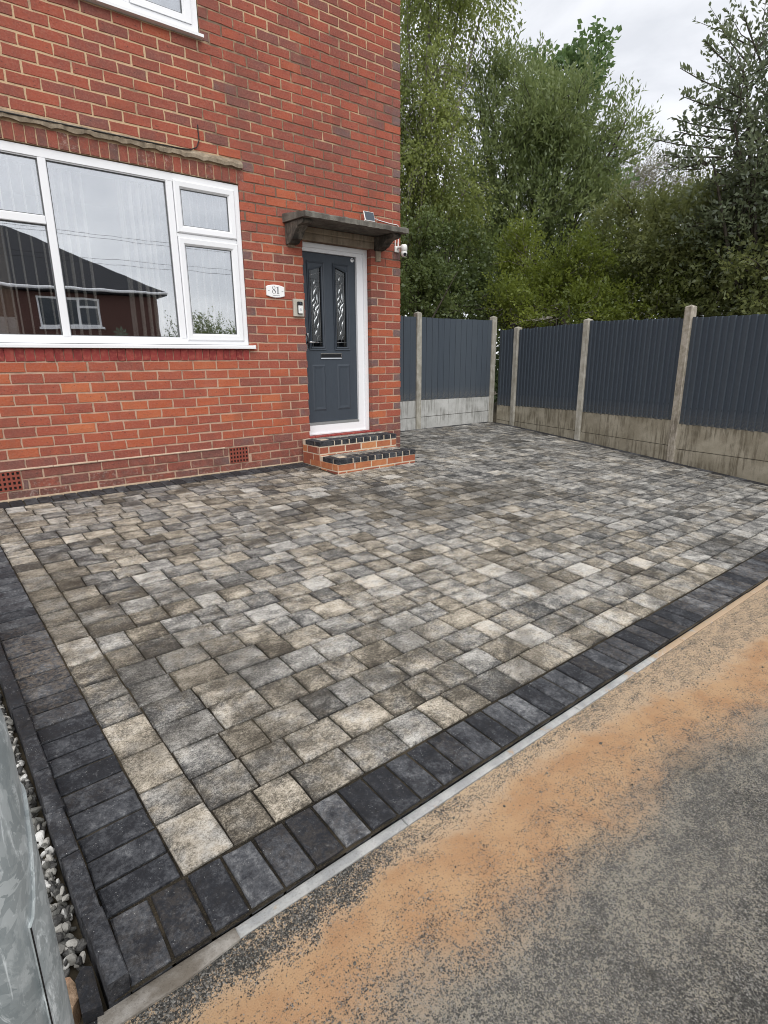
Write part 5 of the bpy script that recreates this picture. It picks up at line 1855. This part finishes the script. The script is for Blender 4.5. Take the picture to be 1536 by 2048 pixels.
def tree(name, key, label, cat, base, seed, ln, wd, lai, twig, bias, lbias, per, bark, trunk_r, matkey=None, group=None, shell=2.0, spread=0.7, stems=1, twigshow=0.1):
    q = np.random.default_rng(seed)
    t_ = thing(name, base, label, cat, group)
    blobs = BLOBS[key]
    Cs, Ds, Ns, Ls, Ws = [], [], [], [], []
    wood = MB()
    bx, by, bz = base
    hub = []
    # limbs: from the foot up to every clump
    order = sorted(blobs, key=lambda b_: b_[2])
    for i, bb_ in enumerate(order):
        x, y_, z_, rx, rz = bb_[:5]; dens = bb_[5] if len(bb_) > 5 else 1.0
        sb = (bx + q.uniform(-.15, .15) * (stems > 1) * stems, by + q.uniform(-.15, .15) * (stems > 1) * stems, bz)
        mid = (bx + (x - bx) * 0.25 + q.uniform(-.1, .1), by + (y_ - by) * 0.25 + q.uniform(-.1, .1), bz + (z_ - bz) * 0.45)
        mid2 = (bx + (x - bx) * 0.65 + q.uniform(-.12, .12), by + (y_ - by) * 0.65 + q.uniform(-.12, .12), bz + (z_ - bz) * 0.78)
        r0 = trunk_r * (0.55 if i else 1.0)
        wood.tube([sb, mid, mid2, (x, y_, z_), (x + q.uniform(-.2, .2), y_ + q.uniform(-.2, .2), z_ + rz * 0.6)], [r0, r0 * 0.75, r0 * 0.45, r0 * 0.25, r0 * 0.08], 6)
        area = math.pi * rx * rz
        leafarea = 0.5 * ln * wd
        nl = int(lai * dens * area / leafarea)
        nt = max(6, nl // per)
        u = unit(q.normal(size=(nt, 3)))
        # clumps inside the crown leave gaps between them
        rr_ = q.random(nt) ** (1.0 / shell)
        nc = max(5, int(area * 6))
        cc = unit(q.normal(size=(nc, 3))) * (q.random(nc) ** (1 / shell))[:, None]
        pick = q.integers(0, nc, nt)
        local = np.where((q.random(nt) < spread)[:, None], cc[pick] + q.normal(0, 0.19, (nt, 3)), u * rr_[:, None])
        P = np.array([x, y_, z_]) + local * np.array([rx, rx, rz])
        out = unit(local * np.array([1, 1, 0.8]) + 1e-6)
        D = unit(out * 0.7 + np.array(bias) + q.normal(0, 0.42, (nt, 3)))
        L = twig * q.uniform(0.5, 1.25, nt)
        # a few visible small branches
        for j in np.nonzero(q.random(nt) < twigshow)[0]:
            p0 = P[j]; st = np.array([x, y_, z_]) + (p0 - np.array([x, y_, z_])) * q.uniform(0.45, 0.7)
            wood.tube([st, p0, p0 + D[j] * L[j]], [0.011, 0.006, 0.002], 3, cap=False)
        k_ = per
        tt = (np.arange(k_) + 0.5) / k_
        tt = tt[None, :] + q.uniform(-0.4, 0.4, (nt, k_)) / k_
        LP = P[:, None, :] + D[:, None, :] * (L[:, None] * tt)[:, :, None]
        sag = np.array([0, 0, 1.0]) * (np.array(bias)[2] < 0) * -0.35
        LP = LP + sag * ((L[:, None] * tt) ** 2)[:, :, None]
        perp = unit(np.cross(np.broadcast_to(D[:, None, :], LP.shape), q.normal(size=LP.shape)))
        LD = unit(D[:, None, :] * 0.55 + perp * 0.75 + np.array(lbias) + q.normal(0, 0.15, LP.shape))
        LN = unit(np.cross(LD, q.normal(size=LP.shape)) + np.array([0, 0, 0.55]))
        m_ = nt * k_
        Cs.append((LP + perp * 0.006).reshape(m_, 3)); Ds.append(LD.reshape(m_, 3)); Ns.append(LN.reshape(m_, 3))
        Ls.append(ln * q.uniform(0.65, 1.25, m_)); Ws.append(wd * q.uniform(0.7, 1.25, m_))
    me = leaf_mesh(name + '_crown', np.concatenate(Cs) - np.array(base), np.concatenate(Ds), np.concatenate(Ns), np.concatenate(Ls), np.concatenate(Ws), LEAFMATS[matkey or key])
    o = link('crown', me, t_, base)
    o['kind'] = 'stuff'
    wood.build('trunk', bark, t_, loc=base, smooth=True)
    return t_


GZ = -0.62
tree('birch_tree', 'birch', 'tall pale green birch rising beside the house corner', 'tree', (3.9, 4.0, GZ), 11, 0.068, 0.042, 3.0, 0.6, (0, 0, -0.75), (0, 0, -0.55), 9, BARKPALE, 0.13, spread=0.75)
tree('willow_tree', 'willow', 'wide grey green willow in the middle with upright leaf sprays', 'tree', (6.2, 3.2, GZ), 12, 0.105, 0.034, 3.3, 0.46, (0.05, 0, 0.55), (0, 0, 0.5), 10, BARK, 0.16, spread=0.8)
tree('sycamore_tree', 'syc', 'broad leaved sycamore top showing above the willow', 'tree', (8.95, 4.2, GZ), 13, 0.15, 0.13, 3.0, 0.45, (0, 0, 0.4), (0, 0, 0.1), 6, BARK, 0.16, spread=0.7)
tree('goat_willow_tree', 'goat', 'dark grey green tree overhanging the right edge with sprays against the sky', 'tree', (5.0, -2.5, GZ), 14, 0.075, 0.036, 2.3, 0.34, (0, 0, 0.3), (0, 0, 0.35), 8, BARK, 0.10, spread=0.75, twigshow=0.15)
tree('bare_sapling', 'pale', 'thin pale tree with sparse leaves seen through the gap', 'tree', (11.9, 3.3, GZ), 15, 0.055, 0.026, 0.55, 0.5, (0, 0, 0.5), (0, 0, 0.3), 7, BARKPALE, 0.07, spread=0.6, twigshow=0.5)
tree('scrub_bush', 'olive', 'dense olive scrub behind the long fence on the right', 'bush', (5.3, -1.2, GZ), 16, 0.080, 0.038, 3.8, 0.30, (0, 0, 0.25), (0, 0, 0.1), 8, BARK, 0.05, spread=0.7, stems=4, twigshow=0.05)
tree('scrub_bush', 'yellow', 'bright yellow green shrub behind the fence corner', 'bush', (4.4, 0.6, GZ), 17, 0.062, 0.034, 3.6, 0.30, (0, 0, 0.4), (0, 0, 0.25), 8, BARKPALE, 0.035, spread=0.75, stems=4, twigshow=0.06)
tree('undergrowth_bush', 'under', 'dark shaded bush behind the short fence beside the house', 'bush', (3.7, 2.9, GZ), 18, 0.075, 0.044, 3.4, 0.3, (0, 0, 0.2), (0, 0, 0.0), 8, BARK, 0.04, spread=0.75, stems=3, twigshow=0.06)

# goat willow sprays reaching out over the gap, each leaf a part
gt = [o for o in bpy.data.objects if o.name == 'goat_willow_tree'][0]
q = np.random.default_rng(21)
def leafone(l, w_):
    v = [(0, 0, 0), (l * .25, w_ * .36, .003), (l * .55, w_ * .5, .004), (l * .85, w_ * .25, 0), (l, 0, -.004), (l * .85, -w_ * .25, 0), (l * .55, -w_ * .5, .004), (l * .25, -w_ * .36, .003)]
    return mesh('leaf', v, [(0, 1, 7), (1, 2, 6, 7), (2, 3, 5, 6), (3, 4, 5)], LEAFMATS['goat'])
LM = [leafone(0.080, 0.036), leafone(0.092, 0.042), leafone(0.066, 0.031)]
sprays = [((3.86, -1.85, 4.25), (3.42, -1.55, 4.36), 3), ((3.84, -1.85, 4.45), (3.52, -1.42, 4.74), 3), ((3.95, -1.85, 4.75), (3.74, -1.60, 5.03), 3), ((4.0, -1.9, 4.9), (3.86, -1.72, 5.16), 2),
          ((3.75, -1.72, 3.82), (3.22, -1.28, 3.92), 3), ((3.70, -1.7, 3.70), (3.36, -1.35, 3.74), 2), ((3.72, -1.7, 3.62), (3.40, -1.40, 3.56), 2), ((3.9, -1.8, 4.05), (3.36, -1.45, 4.14), 3), ((4.2, -2.0, 5.0), (4.0, -1.9, 5.3), 2),
          ((3.80, -1.75, 3.95), (3.45, -1.50, 3.99), 3)]
tw = MB()
for A_, B_, nb in sprays:
    A_, B_ = np.array(A_), np.array(B_)
    dirm = unit(B_ - A_); Lm = np.linalg.norm(B_ - A_)
    tw.tube([A_ - dirm * 0.3, (A_ + B_) / 2 + np.array([0, 0, -.02]), B_], [0.012, 0.008, 0.004], 5)
    segs = [((A_ + dirm * Lm * 0.42), B_)]
    for _ in range(nb):
        s0 = A_ + dirm * Lm * q.uniform(0.25, 0.8)
        e0 = s0 + unit(dirm + q.normal(0, 0.6, 3) + np.array([0, 0, 0.35])) * q.uniform(0.10, 0.17)
        tw.tube([s0, e0], [0.004, 0.0015], 4); segs.append((s0, e0))
    for s0, e0 in segs:
        dd = unit(e0 - s0); nl = max(4, int(np.linalg.norm(e0 - s0) / 0.024))
        for i in range(nl):
            if len([1 for c_ in gt.children if c_.name.startswith('leaf')]) > 297: break
            p_ = s0 + (e0 - s0) * (i + 0.6) / nl
            side_ = unit(np.cross(dd, q.normal(size=3)))
            ld = Vector(unit(dd * 0.7 + side_ * 0.8 + np.array([0, 0, 0.25])))
            rot = ld.to_track_quat('X', 'Z').to_euler()
            rot.rotate_axis('X', q.uniform(-0.9, 0.9))
            link('leaf', LM[int(q.integers(0, 3))], gt, tuple(p_), rot)
tw.build('branch', BARK, gt)

# a bare leaning stem in front of the dark undergrowth
b = MB(); b.tube([(2.15, 2.25, GZ), (2.33, 2.10, 1.3), (2.43, 1.99, 1.85), (2.56, 1.86, 2.18), (2.67, 1.78, 2.42), (2.80, 1.75, 2.62)], [0.030, 0.022, 0.016, 0.012, 0.008, 0.003], 7)
tag(b.build('leaning_stem', BARK, smooth=True, loc=(2.15, 2.25, GZ)), 'bare leaning stem behind the short fence', 'stem')

# the wood further back: one mass
q = np.random.default_rng(31)
n = 52000
az = q.uniform(math.radians(15), math.radians(86), n)      # direction seen from the drive, clockwise from +Y
D_ = q.uniform(19, 27, n)
zmax = 4.2 + 1.5 * np.sin(az * 7.0) * 0.35 + np.where(az < math.radians(47), 2.4, 0.0) + np.where(az > math.radians(66), 0.2, 0.0)
zz = GZ + (zmax - GZ) * q.random(n) ** 0.8
clump = np.sin(az * 31 + D_ * 1.3) + np.sin(zz * 2.2 + az * 17)
P = np.stack([-4.8 + D_ * np.sin(az), -5.6 + D_ * np.cos(az), zz + 0.25 * clump], -1)
DD = unit(q.normal(size=(n, 3)) + np.array([0, 0, 0.3])); NN = unit(q.normal(size=(n, 3)))
me = leaf_mesh('woodland', P, DD, NN, q.uniform(0.14, 0.30, n), q.uniform(0.09, 0.17, n), LEAFMATS['wood'])
tag(link('woodland', me), 'dark mass of woodland behind the garden trees', kind='stuff')

# ================================================================== ACROSS THE ROAD (seen in the window)
oh = thing('brick_house', (-1.5, -30, -0.4), 'red brick house with dark hipped roof across the road, seen reflected in the window', 'house')
HX0, HX1, HY0, HY1, EZ = -9.0, 6.75, -38.0, -30.0, 4.75
OW = plain('far red brick', (0.105, 0.056, 0.048), 0.9, 0, 0.1, 0.25, 6)
b = MB()
wx0, wx1, wz0, wz1 = 0.55, 3.62, 3.0, 4.55
for x0, x1, z0, z1 in ((HX0, wx0, -0.4, EZ), (wx1, HX1, -0.4, EZ), (wx0, wx1, -0.4, wz0), (wx0, wx1, wz1, EZ)):
    b.box(x0, x1, HY1 - 0.3, HY1, z0, z1)
b.box(HX0, HX0 + 0.3, HY0, HY1 - 0.302, -0.4, EZ).box(HX1 - 0.3, HX1, HY0, HY1 - 0.302, -0.4, EZ).box(HX0 + 0.302, HX1 - 0.302, HY0, HY0 + 0.3, -0.4, EZ)
b.build('wall', OW, oh)
b = MB()
e_ = 0.45
b.add([(HX0 - e_, HY0 - e_, 5.0), (HX1 + e_, HY0 - e_, 5.0), (HX1 + e_, HY1 + e_, 5.0), (HX0 - e_, HY1 + e_, 5.0), (-3.0, -34, 8.5), (0.2, -34, 8.5),
       (HX0 - e_, HY0 - e_, 4.8), (HX1 + e_, HY0 - e_, 4.8), (HX1 + e_, HY1 + e_, 4.8), (HX0 - e_, HY1 + e_, 4.8)],
      [(3, 2, 5, 4), (2, 1, 5), (1, 0, 4, 5), (0, 3, 4), (6, 7, 8, 9), (9, 8, 2, 3), (8, 7, 1, 2), (7, 6, 0, 1), (6, 9, 3, 0)])
rf = b.build('roof', SLATE, oh)
b = MB(); b.tube([(HX0 - e_, HY1 + e_ + 0.06, 4.93), (HX1 + e_, HY1 + e_ + 0.06, 4.93)], 0.075, 8); b.build('gutter', UPVC, rf)
b = MB(); b.box(-1.6, -0.8, -34.4, -33.6, 8.2, 9.6); b.build('chimney', OW, rf)
b = MB(); b.rring(wx0, wx1, wz0, wz1, 0.10, HY1 - 0.02, HY1 - 0.15)
b.box(2.45, 2.57, HY1 - 0.14, HY1 - 0.03, wz0 + 0.1, wz1 - 0.1).box(2.571, wx1 - 0.1, HY1 - 0.14, HY1 - 0.03, 4.02, 4.14)
b.box(wx0 - 0.08, wx1 + 0.08, HY1 + 0.002, HY1 + 0.12, wz0 - 0.12, wz0 - 0.002)
ow = b.build('window', UPVC, oh)
b = MB(); b.box(wx0 + 0.1, wx1 - 0.1, HY1 - 0.12, HY1 - 0.10, wz0 + 0.1, wz1 - 0.1); b.build('pane', plain('far dark glass', (0.05, 0.06, 0.075), 0.15, 0, 0.6, 0.4, 3), ow)
ae = thing('tv_aerial', (-1.2, -34, 9.6), 'television aerial on the chimney of the house across the road', 'aerial')
b = MB(); b.tube([(-1.2, -34, 9.6), (-1.2, -34, 10.9)], 0.03, 6).tube([(-1.9, -34, 10.8), (-0.4, -34, 11.0)], 0.03, 6)
for i in range(7): b.tube([(-1.8 + i * 0.2, -34.3, 10.82 + i * 0.026), (-1.8 + i * 0.2, -33.7, 10.82 + i * 0.026)], 0.018, 5)
b.build('mast', DARKRUB, ae)
# hedge to the right of it
BLOBS['hedge'] = [(8.0 + i * 1.3, -29.0, 1.35 + 0.5 * math.sin(i * 2.1), 1.3, 2.0) for i in range(6)]
LEAFMATS['hedge'] = LEAFMATS['under']
tree('tall_hedge', 'hedge', 'tall hedge beside the house across the road, seen reflected in the window', 'hedge', (11.0, -29.0, -0.42), 19, 0.11, 0.07, 2.6, 0.6, (0, 0, 0.4), (0, 0, 0.2), 7, BARK, 0.08, stems=5)
# overhead wires between two poles
wr = thing('overhead_wires', (0, -20, -0.4), 'thin overhead wires across the road, seen reflected in the window', 'wires')
for z_, y_ in ((5.75, -19.6), (5.95, -20.0), (5.05, -19.8), (4.85, -19.7)):
    b = MB(); b.tube([(-25 + 5 * i, y_, z_ + 0.5 * ((i - 6) / 6) ** 2) for i in range(13)], 0.007, 4); b.build('wire', DARKRUB, wr)
for x_ in (-25, 35):
    b = MB(); b.tube([(x_, -19.8, -0.4), (x_, -19.8, 7.0)], [0.13, 0.09], 10); b.build('pole', BARK, wr)
